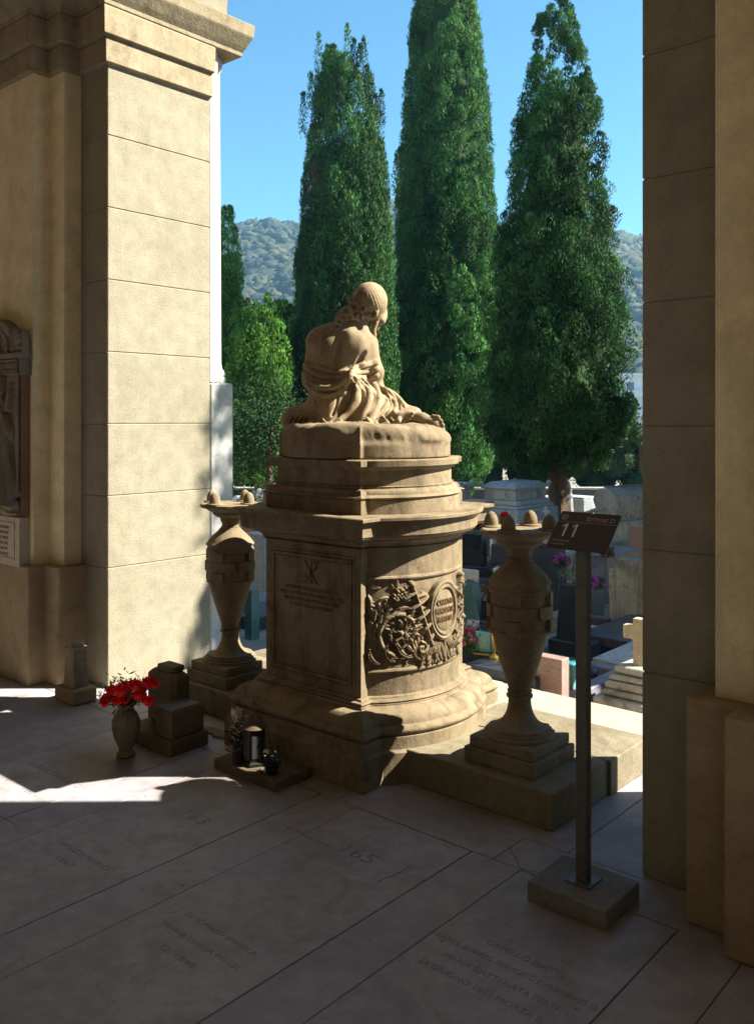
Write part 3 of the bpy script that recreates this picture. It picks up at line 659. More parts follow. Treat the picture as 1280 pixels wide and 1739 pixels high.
class SDF:
    def __init__(s,lo,hi,h):
        s.lo=np.array(lo,float); s.h=h; s.ax=[np.arange(lo[i],hi[i],h).astype(np.float32) for i in range(3)]; s.F=np.full([len(a) for a in s.ax],0.3,np.float32)
    def sub(s,bb,pad):
        sl=[]
        for i in range(3):
            a=int(max(0,(bb[0][i]-pad-s.lo[i])/s.h)); b=int(min(len(s.ax[i]),(bb[1][i]+pad-s.lo[i])/s.h+2)); sl.append(slice(a,max(a+1,b)))
        X=s.ax[0][sl[0]][:,None,None];Y=s.ax[1][sl[1]][None,:,None];Z=s.ax[2][sl[2]][None,None,:]
        return tuple(sl),X,Y,Z
    def comb(s,sl,D,k,op='add'):
        A=s.F[sl]
        if op=='add':
            if k>0: hh=np.maximum(k-np.abs(A-D),0)/k; s.F[sl]=np.minimum(A,D)-hh*hh*k*.25
            else: s.F[sl]=np.minimum(A,D)
        else:
            D=-D
            if k>0: hh=np.maximum(k-np.abs(A-D),0)/k; s.F[sl]=np.maximum(A,D)+hh*hh*k*.25
            else: s.F[sl]=np.maximum(A,D)
    def ell(s,c,r,k=.02,op='add',rot=None):
        R=max(r)+.0; bb=(np.array(c)-R,np.array(c)+R); sl,X,Y,Z=s.sub(bb,k+.03)
        x,y,z=X-c[0],Y-c[1],Z-c[2]
        if rot is not None:
            m=rot; x,y,z=(m[0][0]*x+m[0][1]*y+m[0][2]*z,m[1][0]*x+m[1][1]*y+m[1][2]*z,m[2][0]*x+m[2][1]*y+m[2][2]*z)
        k0=np.sqrt((x/r[0])**2+(y/r[1])**2+(z/r[2])**2); k1=np.sqrt((x/r[0]**2)**2+(y/r[1]**2)**2+(z/r[2]**2)**2)+1e-6
        s.comb(sl,k0*(k0-1)/k1,k,op)
    def cone(s,a,b,ra,rb,k=.02,op='add'):
        a=np.array(a,float);b=np.array(b,float);R=max(ra,rb); bb=(np.minimum(a,b)-R,np.maximum(a,b)+R); sl,X,Y,Z=s.sub(bb,k+.02)
        d=b-a; L=d@d+1e-9; t=np.clip(((X-a[0])*d[0]+(Y-a[1])*d[1]+(Z-a[2])*d[2])/L,0,1)
        D=np.sqrt((X-a[0]-t*d[0])**2+(Y-a[1]-t*d[1])**2+(Z-a[2]-t*d[2])**2)-(ra+(rb-ra)*t)
        s.comb(sl,D,k,op)
    def poly(s,P,r,k=.01,op='add'):
        rr=r if hasattr(r,'__len__') else [r]*len(P)
        for i in range(len(P)-1): s.cone(P[i],P[i+1],rr[i],rr[i+1],k,op)
    def snap(s,P,sink=0.0):
        # move each (r,f,z) along f (away from the gallery) onto the first surface
        out=[]
        for p in P:
            i=int(round((p[0]-s.lo[0])/s.h)); k=int(round((p[2]-s.lo[2])/s.h)); i=min(max(i,0),s.F.shape[0]-1);k=min(max(k,0),s.F.shape[2]-1)
            col=s.F[i,:,k]; w=np.argmax(col<0.0)
            if col[w]>=0: w=int(np.argmin(col))
            out.append((p[0],s.ax[1][w]+sink,p[2]))
        f=[q[1] for q in out]; n=len(f)
        f2=[(f[max(i-1,0)]+2*f[i]+f[min(i+1,n-1)])/4 for i in range(n)]
        return [(out[i][0],f2[i],out[i][2]) for i in range(n)]
def q(px,py,f=0.0):
    d=4.54+f; return ((px-640)/F_PX*d+.057,f,CH-(py-YH)/F_PX*d)
def cr(P,n=6):
    out=[]; P=[np.array(p,float) for p in P]; P=[2*P[0]-P[1]]+P+[2*P[-1]-P[-2]]
    for i in range(1,len(P)-2):
        for t in np.arange(n)/n:
            out.append(tuple(0.5*((2*P[i])+(-P[i-1]+P[i+1])*t+(2*P[i-1]-5*P[i]+4*P[i+1]-P[i+2])*t*t+(-P[i-1]+3*P[i]-3*P[i+1]+P[i+2])*t**3)))
    out.append(tuple(P[-2])); return out
st=empty('statue',(MX,MY,0),YAW,'sandstone statue of a seated woman seen from behind, head bowed, bare back and draped hips','statue')
HV=0.004
s=SDF((-.50,-.40,1.50),(.50,.42,2.36),HV)
# torso
s.ell(q(583,605,.0),(.125,.092,.165),.03)
s.ell(q(560,590,-.005),(.085,.085,.11),.05); s.ell(q(607,592,-.005),(.075,.08,.11),.05)
s.ell(q(580,652,.0),(.108,.088,.10),.05)
s.cone(q(584,568,-.02),q(545,580,.0),.055,.062,.05); s.cone(q(592,566,-.01),q(620,584,.0),.055,.052,.05)
s.cone(q(613,543,.0),q(590,572,-.01),.046,.058,.05)
# arms
s.cone(q(541,580,.005),q(529,645,.05),.060,.047,.035); s.cone(q(529,645,.05),q(575,650,.27),.045,.034,.03)
s.cone(q(623,585,.005),q(637,632,.03),.046,.040,.03); s.cone(q(637,632,.03),q(636,652,.05),.040,.036,.02); s.cone(q(636,652,.05),q(600,645,.26),.038,.028,.02)
for (px,py,f) in ((600,640,.27),(580,648,.28)):
    s.ell(q(px,py,f),(.035,.03,.02),.02)
    for k in range(4): s.cone(q(px-8+6*k,py,f+.01),q(px-12+6*k,py+8,f+.07),.009,.007,.006)
    s.cone(q(px+8,py,f),q(px+10,py+6,f+.04),.010,.007,.006)
# shoulder blades and spine
s.ell(q(606,590,-.078),(.040,.024,.060),.035); s.ell(q(556,588,-.080),(.042,.022,.055),.035)
sp=s.snap(cr([q(590,560),q(581,585),q(576,610),q(573,635)],6),.0); s.poly(sp,.009,.022,'sub')
s.poly(s.snap(cr([q(592,600),q(584,615),q(590,628)],5),.0),.010,.018,'sub')
s.poly(s.snap(cr([q(620,602),q(612,612),q(606,625)],5),.0),.008,.016,'sub')
s.cone(q(590,568,-.075),q(581,630,-.070),.020,.018,.05)
# pelvis, thighs
s.ell(q(582,692,.02),(.165,.135,.115),.06)
s.cone(q(552,700,.02),q(499,713,.06),.085,.060,.05); s.cone(q(499,713,.06),q(530,715,.25),.058,.06,.04)
s.cone(q(612,688,.02),q(655,688,.06),.105,.075,.05); s.cone(q(655,688,.06),q(694,706,.08),.072,.042,.04)
s.ell(q(703,703,.05),(.038,.045,.036),.03); s.cone(q(655,705,.0),q(610,708,-.02),.05,.09,.05)
# lower leg and feet
s.cone(q(690,705,.06),q(694,710,-.01),.036,.032,.03)
s.cone(q(688,707,-.02),q(716,711,-.05),.030,.027,.02); s.cone(q(716,711,-.05),q(738,719,-.06),.028,.026,.02); s.ell(q(736,722,-.065),(.030,.022,.030),.02)
for k,(px,py,r) in enumerate(((742,708,.0105),(747,714,.0085),(750,721,.0082),(751,728,.0078),(749,735,.0075))):
    s.cone(q(px-8,py-1,-.065),q(px,py,-.075),.010,r,.005); s.ell(q(px+1.5,py+1,-.078),(r*1.05,r,r*1.15),.003)
s.cone(q(655,709,-.06),q(678,708,-.09),.033,.027,.02); s.cone(q(678,708,-.09),q(694,704,-.10),.026,.020,.015)
for k,(px,py) in enumerate(((700,702),(698,707),(694,711),(690,714),(686,717))): s.cone(q(px-8,py,-.10),q(px,py,-.115),.010,.0085-.0004*k,.004)
# ---- drapery : base cloth over hips
s.cone(q(540,660,.02),q(546,718,.0),.035,.07,.05); s.cone(q(560,680,-.05),q(565,715,-.07),.07,.085,.05); s.cone(q(610,680,-.05),q(618,712,-.06),.07,.085,.05)
s.cone(q(640,690,-.02),q(655,712,-.03),.05,.05,.04)
# bundled sash under the bare back
def band(pts,r,k=.010,sink=-.004): P=s.snap(cr([q(*p) for p in pts],7),sink); s.poly(P,r,k)
for pts,r in (([(519,620),(530,632),(555,641),(580,642),(598,634)],.017),([(517,634),(530,645),(556,652),(580,650),(598,638)],.018),([(520,650),(536,658),(560,660),(584,654),(600,640)],.015),
              ([(598,634),(612,626),(628,620),(638,616)],.016),([(598,638),(612,634),(628,630),(639,627)],.016),([(600,642),(614,643),(628,641),(638,638)],.015),
              ([(524,618),(545,624),(570,634),(590,633)],.010),([(599,630),(606,624),(618,619)],.008)):
    band(pts,r,.008,-.002)
# thin rolled edge and fine creases on the sash
for pts in ([(528,618),(545,628),(562,634),(580,638)],[(519,628),(532,639),(556,647),(582,646)],[(519,643),(534,652),(558,656),(584,652)],[(600,636),(616,629),(636,622)],[(600,640),(616,638),(638,633)]):
    P=s.snap(cr([q(*p) for p in pts],6),.001); s.poly(P,.0045,.004,'sub')
s.ell((q(597,637)[0],s.snap([q(597,637)])[0][1],q(597,637)[2]),(.015,.014,.018),.014)
# falling folds (ridges then grooves between them)
rid=[([(600,645),(605,652),(607,668),(598,690),(580,711),(560,723)],.0145),([(611,645),(622,656),(627,672),(623,692),(610,716)],.0125),([(623,645),(636,656),(643,674),(637,698),(621,720)],.010),
     ([(646,656),(657,672),(657,686),(644,703),(622,719)],.009),([(653,660),(666,676),(671,690),(668,703)],.0095),([(660,662),(676,676),(686,690)],.007),
     ([(592,646),(588,657),(584,670)],.007),
     ([(523,646),(536,656),(556,661),(578,655),(596,641)],.012),([(524,655),(540,668),(562,672),(584,660),(594,646)],.009)]
for pts,r in rid: P=s.snap(cr([q(*p) for p in pts],7),-.002); s.poly(P,r,.010)
gr=[([(602,645),(613,662),(615,680),(604,701),(588,719)],.0075),([(614,645),(631,663),(633,682),(621,709)],.0065),([(600,650),(598,672),(588,695),(566,716)],.006),
    ([(651,664),(661,680),(661,690),(650,704)],.0055),([(659,666),(675,682),(677,696)],.006),([(524,651),(540,663),(562,667),(586,655)],.0055),([(575,672),(572,690),(566,706)],.005),([(590,646),(587,662)],.005),
    ([(536,676),(541,698),(540,716)],.005)]
for pts,r in gr: P=s.snap(cr([q(*p) for p in pts],7),.001); s.poly(P,r,.006,'sub')
# folds over the knee on the left
for k in range(5):
    P=s.snap(cr([q(540-8*k,694+1.5*k),q(528-8*k,706),q(520-8*k,724)],6),-.001); s.poly(P,.006,.008)
    P=s.snap(cr([q(536-8*k,695+1.5*k),q(524-8*k,707),q(516-8*k,724)],6),.001); s.poly(P,.0045,.006,'sub')
# ragged hem lying on the rock
hem=[(522,722),(534,719),(545,725),(556,721),(570,727),(585,723),(600,722),(614,725),(628,719),(640,723),(655,717),(668,719),(676,712)]
for dz,r in ((0,.011),(3,.009)):
    P=s.snap(cr([(q(a,b)[0],0,q(a,b)[2]-dz*.003) for a,b in hem],5),-.008); s.poly(P,r,.010)
rn=random.Random(5)
for a,b in hem[1:-1]: 
    P=s.snap([q(a-6,b-10),q(a,b-2),q(a+4,b+3)],-.004); s.poly(P,[.004,.007,.004],.006)
# ---- head, hair
hc=q(627,512,-.0)
s.ell(q(640,533,.045),(.052,.060,.066),.03)                      # face and jaw
s.cone(q(646,538,.09),q(650,546,.105),.012,.013,.01); s.ell(q(648,528,.105),(.014,.012,.016),.01) # nose ridge, lips
s.cone(q(634,530,.11),q(650,524,.10),.014,.014,.012)
s.ell(hc,(.090,.103,.098),.012)
s.cone(q(600,520,-.03),q(648,545,.0),.028,.018,.03)
s.ell(q(607,529,-.062),(.040,.030,.030),.012); s.ell(q(594,534,-.045),(.028,.028,.026),.010); s.ell(q(585,543,-.03),(.020,.022,.030),.010)
curl=[([(622,528),(612,538),(600,540),(592,533),(598,524),(610,525),(614,532),(607,535)],.0095,-.075),([(600,528),(590,523),(581,530),(584,540),(593,540)],.009,-.06),
      ([(586,538),(577,540),(573,547),(577,554),(571,560)],.011,-.07),([(582,528),(574,535),(570,545),(574,552)],.009,-.05),([(590,522),(600,515),(612,518)],.008,-.07),
      ([(612,540),(622,534),(634,538),(640,530)],.009,-.07),([(640,535),(638,548),(634,560),(635,571)],.010,-.02),([(646,530),(644,545),(639,560)],.009,.0),([(568,562),(565,568)],.006,-.09)]
for pts,r,f in curl: s.poly(cr([q(a,b,f) for a,b in pts],6),r,.006)
rn=random.Random(21)
for px_,py_,rr0_ in ((600,524,7),(589,531,6),(604,536,6),(615,527,6),(583,542,5),(594,541,5),(576,549,4.5),(610,543,5),(598,514,5),(574,558,4)):
    P=s.snap([q(px_+rr0_*math.cos(a),py_+rr0_*math.sin(a)) for a in [2*math.pi*i/9+rn.random() for i in range(10)]],.001); s.poly(P,.0075,.004)
    c_=s.snap([q(px_,py_)])[0]; s.ell(c_,(.008,.010,.008),.004,'sub')
for k in range(7):
    P=s.snap(cr([q(640-3*k,545-2.5*k),q(622-3*k,546-3*k),q(604-2*k,538-4*k)],5),.0005); s.poly(P,.0028,.003,'sub')
# combed hair: fine grooves fanning from the crown
sl,X,Y,Z=s.sub((np.array(hc)-.11,np.array(hc)+.11),0)
x,y,z=X-hc[0],Y-hc[1],Z-hc[2]; ax=np.array([-.25,-.35,.9]); ax/=np.linalg.norm(ax)
e1=np.cross(ax,[0,1,0]); e1/=np.linalg.norm(e1); e2=np.cross(ax,e1)
u=x*e1[0]+y*e1[1]+z*e1[2]; v=x*e2[0]+y*e2[1]+z*e2[2]; w=x*ax[0]+y*ax[1]+z*ax[2]
ph=np.arctan2(v,u); rr_=np.sqrt(u*u+v*v)
s.F[sl]+=(.0010*np.sin(40*ph+6*w/.1*.3)+.0006*np.sin(67*ph+1.3))*np.clip(rr_/.05,0,1)*(w>-.055)
# cut everything below the rock top so that the figure sits in it
V,Q=surface_nets(s.F,s.lo,HV)
fig=npmesh('figure',V,Q,'statue',st,smooth=True)
sm=fig.modifiers.new('smooth','SMOOTH'); sm.factor=.5; sm.iterations=1
# ---- rock seat
HR=.0075; lo=(-.60,-.60,1.40); s2=SDF(lo,(.60,.60,1.64),HR)
X=s2.ax[0][:,None,None];Y=s2.ax[1][None,:,None];Z=s2.ax[2][None,None,:]
bx=cC*X-cS*Y; by=cS*X+cC*Y      # back to building axes
e_=-.045
d1=np.maximum(np.abs(bx)-(SW+e_),np.abs(by)-(DY+e_)); d2=np.sqrt(bx*bx+by*by)-(DR+e_); dp=np.minimum(d1,d2)
rs=np.random.RandomState(4); nz_=0
for fr,am in ((9,.006),(19,.0035),(41,.0026),(85,.0024),(150,.0014)):
    a=rs.uniform(0,6,6); k1=rs.normal(size=(3,3)); k1/=np.linalg.norm(k1,axis=1)[:,None]
    for i in range(3): nz_=nz_+am*.6*np.sin(fr*(k1[i,0]*X+k1[i,1]*Y+k1[i,2]*Z)+a[i]+1.5*np.sin(fr*.6*(k1[i,1]*X-k1[i,0]*Y)+a[i+3]))
up=np.clip((Z-1.492)/.02,0,1)
A=dp+nz_*up; top=1.582+nz_*1.2-.02*np.clip((X-.30)/.1,0,1)-.02*np.clip((-X-.38)/.1,0,1)
B=Z-top; k=.055; hh=np.maximum(k-np.abs(A-B),0)/k; s2.F=(np.maximum(A,B)+hh*hh*k*.25+0*Z).astype(np.float32)
s2.F=np.maximum(s2.F,1.428-Z)
V,Q=surface_nets(s2.F,s2.lo,HR); npmesh('rock_seat',V,Q,'sand',st,smooth=True)
# ================================================================== VEGETATION, HILL
M['cyp_dark']=leafmat('cypress_dark',(0.024,0.075,0.022),(0.050,0.125,0.030),(0.10,0.055,0.03),0.15,0.9)
M['cyp_mid']=leafmat('cypress_mid',(0.03,0.095,0.026),(0.07,0.17,0.038),None,0.15,0.7)
M['cyp_green']=leafmat('thuja_green',(0.06,0.17,0.025),(0.12,0.26,0.04),None,0.25,1.2)
M['hedge']=leafmat('hedge_dark',(0.012,0.034,0.016),(0.03,0.07,0.022),(0.07,0.11,0.03),0.15,0.5)
M['bark']=stone('bark',(0.10,0.065,0.04),(0.20,0.13,0.08),(0.04,0.025,0.02),5,1.0,30,streak=0.6)
M['deadwood']=stone('dead_wood',(0.20,0.18,0.16),(0.34,0.32,0.30),(0.10,0.08,0.07),8,0.8,30,streak=0.7)
def leaves(P,Nrm,L,Wd,rs,up=0.9,jit=0.6):
    n=len(P); T=Nrm*0.35+np.array([0,0,up])+rs.normal(0,jit*.55,(n,3)); T/=np.linalg.norm(T,axis=1)[:,None]
    B=np.cross(T,Nrm+rs.normal(0,.33,(n,3))); B/=np.linalg.norm(B,axis=1)[:,None]+1e-9
    l=(L*rs.uniform(.6,1.3,n))[:,None]; w=(Wd*rs.uniform(.6,1.3,n))[:,None]
    V=np.stack([P-T*l*.3,P+B*w*.5+T*l*.15,P+T*l*.8,P-B*w*.5+T*l*.15],1).reshape(-1,3)
    F=np.arange(4*n).reshape(n,4); return V,F
def cypress(label,r,f,zb,prof,seed,mat='cyp_dark',npl=420,per=150,L=.10,Wd=.045,pl=(.55,.95),pr=(.15,.26),spires=None,squash=1.0,ragged=.10,cat='cypress',name='cypress_tree',group='cypresses rising behind the tombs',trunk=.2,trunkmat='bark',core=.70,gaps=0.0,lean=0):
    rs=np.random.RandomState(seed); x0,y0=RF(r,f); t=empty(name,(x0,y0,zb),0,label,cat,group)
    zs=np.array([p[0] for p in prof]); rr=np.array([p[1] for p in prof])
    z0,z1=zs[0],zs[-1]
    # plumes
    zc=rs.uniform(z0,z1,npl*4); w=np.interp(zc,zs,rr); keep=rs.uniform(0,rr.max(),npl*4)<w; zc=zc[keep][:npl]; n=len(zc)
    th=rs.uniform(0,2*np.pi,n); R=np.interp(zc,zs,rr); rad=rs.uniform(pr[0],pr[1],n)*np.clip(R/rr.max()*1.3,.35,1); hl=rs.uniform(pl[0],pl[1],n)*np.clip(R/rr.max()*1.2,.5,1)
    off=np.clip(R-rad*.75,0,None)*(1+rs.normal(0,ragged,n))
    if gaps>0: off*=np.where(rs.uniform(size=n)<gaps,.6,1)
    C=np.stack([off*np.cos(th),off*np.sin(th)*squash,zc],1); D=np.stack([np.cos(th),np.sin(th),np.zeros(n)],1)
    if spires:
        for (sr,sz,sh) in spires:
            a=rs.uniform(0,6.28); C=np.vstack([C,[[sr*cC,sr*cS,sz]]]); D=np.vstack([D,[[0,0,1]]]); rad=np.append(rad,.085); hl=np.append(hl,sh)
    n=len(C)
    ph=rs.uniform(-.9,1.25,(n,per)); az=rs.uniform(0,2*np.pi,(n,per)); cr_=np.cos(ph)
    # tapered flame shape
    Nx=cr_*np.cos(az);Ny=cr_*np.sin(az);Nz=np.sin(ph)
    tap=1-.45*np.clip(Nz,0,1)**1.2
    P=np.stack([C[:,0:1]+rad[:,None]*Nx*tap+D[:,0:1]*hl[:,None]*.10*Nz,C[:,1:2]+rad[:,None]*Ny*tap+D[:,1:2]*hl[:,None]*.10*Nz,C[:,2:3]+hl[:,None]*.5*Nz],-1)
    P+=rs.normal(0,.018,P.shape); Nn=np.stack([Nx,Ny,Nz],-1)
    outw=(Nn*D[:,None,:]).sum(-1); m=outw>-.45
    tn=np.repeat(rs.normal(0,.36,n),per).reshape(n,per); P=P[m];Nn=Nn[m]; tn=np.clip(tn[m],-.6,.9)
    V,F=leaves(P,Nn,L,Wd,rs)
    # inner filler tinted dark for shade between plumes: rough closed body so that the crown is not see-through
    nz_,na=40,28; cv=[];cf=[]
    zz=np.linspace(z0+.45,z0+(z1-z0)*.78,nz_); a=np.linspace(0,2*np.pi,na,endpoint=False)
    RR=np.interp(zz,zs,rr)*core
    for i in range(nz_):
        for j in range(na):
            q_=RR[i]*(1+.14*math.sin(5*a[j]+zz[i]*3.1+seed)+.10*math.sin(9*a[j]-zz[i]*5.3)) ; cv.append((q_*math.cos(a[j]),q_*math.sin(a[j])*squash,zz[i]))
    for i in range(nz_-1):
        for j in range(na): k=(j+1)%na; cf.append((i*na+j,i*na+k,(i+1)*na+k,(i+1)*na+j))
    if core>0:
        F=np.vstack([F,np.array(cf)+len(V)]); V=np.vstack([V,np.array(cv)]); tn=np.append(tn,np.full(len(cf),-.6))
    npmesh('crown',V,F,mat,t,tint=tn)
    m=MB(); hh=z0+(z1-z0)*.5
    m.tube([(0,0,-.1),(.03,.02,z0*.5),(0,.03,z0+.3),(0,0,hh)],[trunk*1.25,trunk,trunk*.85,trunk*.4],10); m.build('trunk',trunkmat,t,smooth=True)
    return t
GZ=-0.7
def Rp(px,f): return (px-640)/F_PX*f
def prof_px(f,rows,zb):
    # rows (y pixel, half width pixel) from bottom to top
    return [(CH-(y-YH)/F_PX*f-zb,w*f/F_PX) for y,w in rows]
f=21.0
cypress('tall dark cypress with a ragged many-spired top, rising behind the statue head',Rp(586,f),f,GZ,prof_px(f,[(835,50),(760,74),(700,82),(600,83),(500,81),(400,74),(300,65),(200,53),(140,42),(105,34),(95,20)],GZ),21,'cyp_dark',800,400,L=.075,Wd=.024,pl=(.8,1.5),pr=(.16,.28),ragged=.05,
   spires=[(-.62,10.7,1.5),(-.32,10.6,1.1),(.05,10.9,1.5),(.20,10.7,1.2),(.44,10.6,1.5),(-.98,9.3,1.5),(.85,9.5,1.2),(1.2,7.9,1.4),(-.8,9.9,1.2)])
f=23.5
cypress('tallest dense dark cypress in the middle, its top cut off by the photo',Rp(757,f),f,GZ,prof_px(f,[(840,40),(780,78),(700,90),(600,92),(500,89),(400,83),(300,78),(200,72),(100,62),(0,51),(-100,36),(-200,18),(-240,5)],GZ),33,'cyp_mid',1100,360,L=.08,Wd=.026,pl=(.5,.9),pr=(.16,.28),ragged=.05,core=.76)
f=18.0
dt=cypress('open lumpy cypress on the right with bare trunk showing below and sky showing through',Rp(944,f),f,GZ,prof_px(f,[(812,25),(780,85),(740,108),(700,115),(600,116),(520,110),(450,100),(400,92),(300,78),(200,66),(100,46),(30,28),(-15,8)],GZ),45,'cyp_dark',700,420,L=.065,Wd=.022,pl=(.4,.8),pr=(.17,.32),ragged=.10,core=.6,trunk=.20,gaps=.15)
# dead leaning boughs at the foot of the right cypress
m=MB(); rn=random.Random(8)
for k in range(13):
    a=rn.uniform(-.3,.3); L_=rn.uniform(1.0,1.7); p0=Vector((.10,0,1.05)); e=Vector((L_*.9*cC,L_*.9*cS+a,1.05+L_*.55))
    m.tube([p0,p0.lerp(e,.35)+Vector((0,0,.10)),p0.lerp(e,.7)+Vector((rn.uniform(-.05,.05),0,.18)),e],[.035,.025,.018,.008],5)
m.build('dead_bough','deadwood',dt,smooth=True)
m=MB(); m.tube([(.17*cC,.17*cS,-.1),(.20*cC,.20*cS,.5),(.17*cC,.17*cS,.95),(.12*cC,.12*cS,1.25)],[.17,.15,.14,.06],9); m.build('split_stem','deadwood',dt,smooth=True)
f=24.0
cypress('slim sunlit cypress just beside the white marble pilaster',Rp(383,f),f,GZ,prof_px(f,[(820,20),(700,32),(600,33),(500,31),(430,24),(370,15),(330,4)],GZ),57,'cyp_green',170,240,L=.08,Wd=.03,ragged=.06)
f=20.0
cypress('rounded sunlit green thuja left of the urn-side cypress',Rp(443,f),f,GZ,prof_px(f,[(820,20),(780,50),(700,56),(620,55),(560,44),(520,26),(500,8)],GZ),58,'cyp_green',260,260,L=.075,Wd=.03,pl=(.4,.8),ragged=.07,group='green thujas beyond the pilaster',cat='thuja',name='thuja')
f=22.5
cypress('bright green thuja half hidden between the rounded thuja and the tall left cypress',Rp(484,f),f,GZ,prof_px(f,[(820,15),(700,36),(620,34),(560,25),(520,10),(503,3)],GZ),59,'cyp_green',170,240,L=.08,Wd=.03,pl=(.5,.9),ragged=.07,group='green thujas beyond the pilaster',cat='thuja',name='thuja')
# trees outside the frame that keep the tombs in shade
for i,(r_,f_) in enumerate(((5.3,7.25),(5.6,9.9),(5.9,11.5),(6.2,13.1),(7.0,16.2))):
    cypress('dark cypress standing beyond the right pier, outside the photo, shading the tombs',r_,f_,GZ,[(a_*(.55 if i==4 else 1),b_) for a_,b_ in [(.6,.5),(1.5,1.25),(4,1.4),(7,1.2),(9.5,.6),(10.6,.1)]],70+i,'cyp_dark',170,240,L=.12,Wd=.05,pl=(.8,1.3),pr=(.3,.5),core=.9,group='cypresses outside the frame')
# dark evergreens behind the far wall
def bush(label,r,f,w,h,seed,mat='hedge',n=34,per=420,zb=GZ,lo=.0,L=.095,dep=.6):
    rs=np.random.RandomState(seed); x0,y0=RF(r,f); t=empty('evergreen_tree',(x0,y0,zb),YAW,label,'tree','dark evergreens behind the far wall')
    Cx=rs.uniform(-w,w,n);Cy=rs.uniform(-dep,dep,n)*w*.6;Cz=h*(lo+(1-lo)*rs.uniform(.05,1,n)**.8); sh=1-((Cx/w)**2)*(Cz/h)*.6; Cz*=np.clip(sh,.3,1); rad=rs.uniform(.45,.95,n)*w*.36
    d=rs.normal(size=(n,per,3)); d/=np.linalg.norm(d,axis=2)[:,:,None]
    P=np.stack([Cx,Cy,Cz],1)[:,None,:]+d*rad[:,None,None]*rs.uniform(.8,1.05,(n,per,1)); P[...,2]=np.maximum(P[...,2],.02)
    V,F=leaves(P.reshape(-1,3),d.reshape(-1,3),L,L*.5,rs,up=.2,jit=.8)
    m=MB()
    for i in range(0,n): m.ball((Cx[i],Cy[i],max(Cz[i],rad[i]*.3)),rad[i]*.86,8,6)
    F=np.vstack([F]); t2=npmesh('crown',V,F,mat,t)
    m.build('inner_crown','hedge',t); m=MB(); m.tube([(0,0,-.2),(.05,0,h*.3),(0,.05,h*.7)],[.16,.12,.06],8); m.build('trunk','bark',t,smooth=True)
    return t
bl=['dark evergreen behind the far wall beside the marble pilaster','dark evergreen behind the tall left cypress','dark evergreen between the left and middle cypress','dark evergreen behind the middle cypress foot','broad dark evergreen filling the gap between the middle and right cypress','dark evergreen behind the right cypress trunk','dark evergreen right of the right cypress beside the pier','tall dark evergreen just behind the right pier edge']
for i,(px,w,h,f) in enumerate(((405,1.5,4.2,28),(500,1.6,3.6,29),(650,1.6,4.2,29),(760,1.8,4.0,29),(845,1.7,4.6,30),(925,1.9,4.2,29),(1015,1.5,3.0,28.5),(1085,1.4,3.2,28))):
    bush(bl[i],Rp(px,f),f,w,h,90+i)
# wooded hill
rs=np.random.RandomState(2)
def hillz(r,f):
    t=np.clip((f-150)/230,0,1); ridge=84+6*np.sin(r*.035+1.0)+4*np.sin(r*.09)+.00*r
    return -6+(ridge+6)*(t**1.15)+3*np.sin(r*.06+f*.05)*t*(1-t)*3
ra=np.linspace(-420,420,85); fa=np.concatenate([np.linspace(120,385,48),[420,480]])
V=[];
for f_ in fa:
    for r_ in ra:
        z=float(hillz(r_,min(f_,385)))-(f_-385)*.8*(f_>385)-(.0 if f_>130 else 3); x,y=RF(r_,f_); V.append((x,y,z))
nr=len(ra); F=[(i*nr+j,i*nr+j+1,(i+1)*nr+j+1,(i+1)*nr+j) for i in range(len(fa)-1) for j in range(nr-1)]
M['hillg']=leafmat('hill_ground',(0.012,0.024,0.010),(0.024,0.036,0.014),None,0,.05)
o=npmesh('hill',V,F,'hillg',None,True); tag(o,kind='structure')
def ico():
    bm=bmesh.new(); bmesh.ops.create_icosphere(bm,subdivisions=2,radius=1); v=np.array([x.co[:] for x in bm.verts]); f_=np.array([[x.index for x in q_.verts] for q_ in bm.faces]); bm.free(); return v,f_
iv,iff=ico(); n=16000
fr=rs.uniform(150,388,n); rr0=rs.uniform(-.28,.48,n)*fr*1.05; rad=(.9+2.6*rs.uniform(0,1,n)**2.5)*(.75+fr/900)
zc=hillz(rr0,fr)+rad*.25; xx,yy=RF(rr0,fr)
nzv=1+.30*rs.normal(size=(n,len(iv)))
VV=np.stack([xx,yy,zc],1)[:,None,:]+iv[None]*rad[:,None,None]*nzv[...,None]*np.array([1,1,.85])
FF=(iff[None]+(np.arange(n)*len(iv))[:,None,None]).reshape(-1,3)
m,nt,b=newmat('hill_wood'); g=N(nt,'ShaderNodeNewGeometry'); nn=noise(nt,g.outputs['Position'],.35,6,.7); r1=ramp(nt,g.outputs['Random Per Island'],[(0.0,(0.010,0.022,0.010)),(0.45,(0.022,0.042,0.014)),(0.75,(0.045,0.058,0.018)),(0.9,(0.065,0.052,0.022)),(1.0,(0.014,0.026,0.010))])
nn2=noise(nt,g.outputs['Position'],.028,4,.6); r0=ramp(nt,nn2.outputs[0],[(0.38,(0.6,0.75,0.7)),(0.5,(1,1,1)),(0.62,(1.5,1.25,.9))]); r1=type('o',(),{'outputs':[mixc(nt,1.0,r1.outputs[0],r0.outputs[0],'MULTIPLY')]})(); r2=ramp(nt,nn.outputs[0],[(0.35,0.4),(0.65,1.5)]); c=mixc(nt,1.0,r1.outputs[0],r2.outputs[0],'MULTIPLY'); nt.links.new(c,b.inputs['Base Color']); b.inputs['Roughness'].default_value=.9
bp=N(nt,'ShaderNodeBump'); bp.inputs['Strength'].default_value=1.0; bp.inputs['Distance'].default_value=1.5; nt.links.new(nn.outputs[0],bp.inputs['Height']); nt.links.new(bp.outputs[0],b.inputs['Normal']); M['hwood']=m
o=npmesh('hill_woods',VV.reshape(-1,3),FF,'hwood'); tag(o,'far-off mixed woodland covering the hazy hill','woodland',kind='stuff')
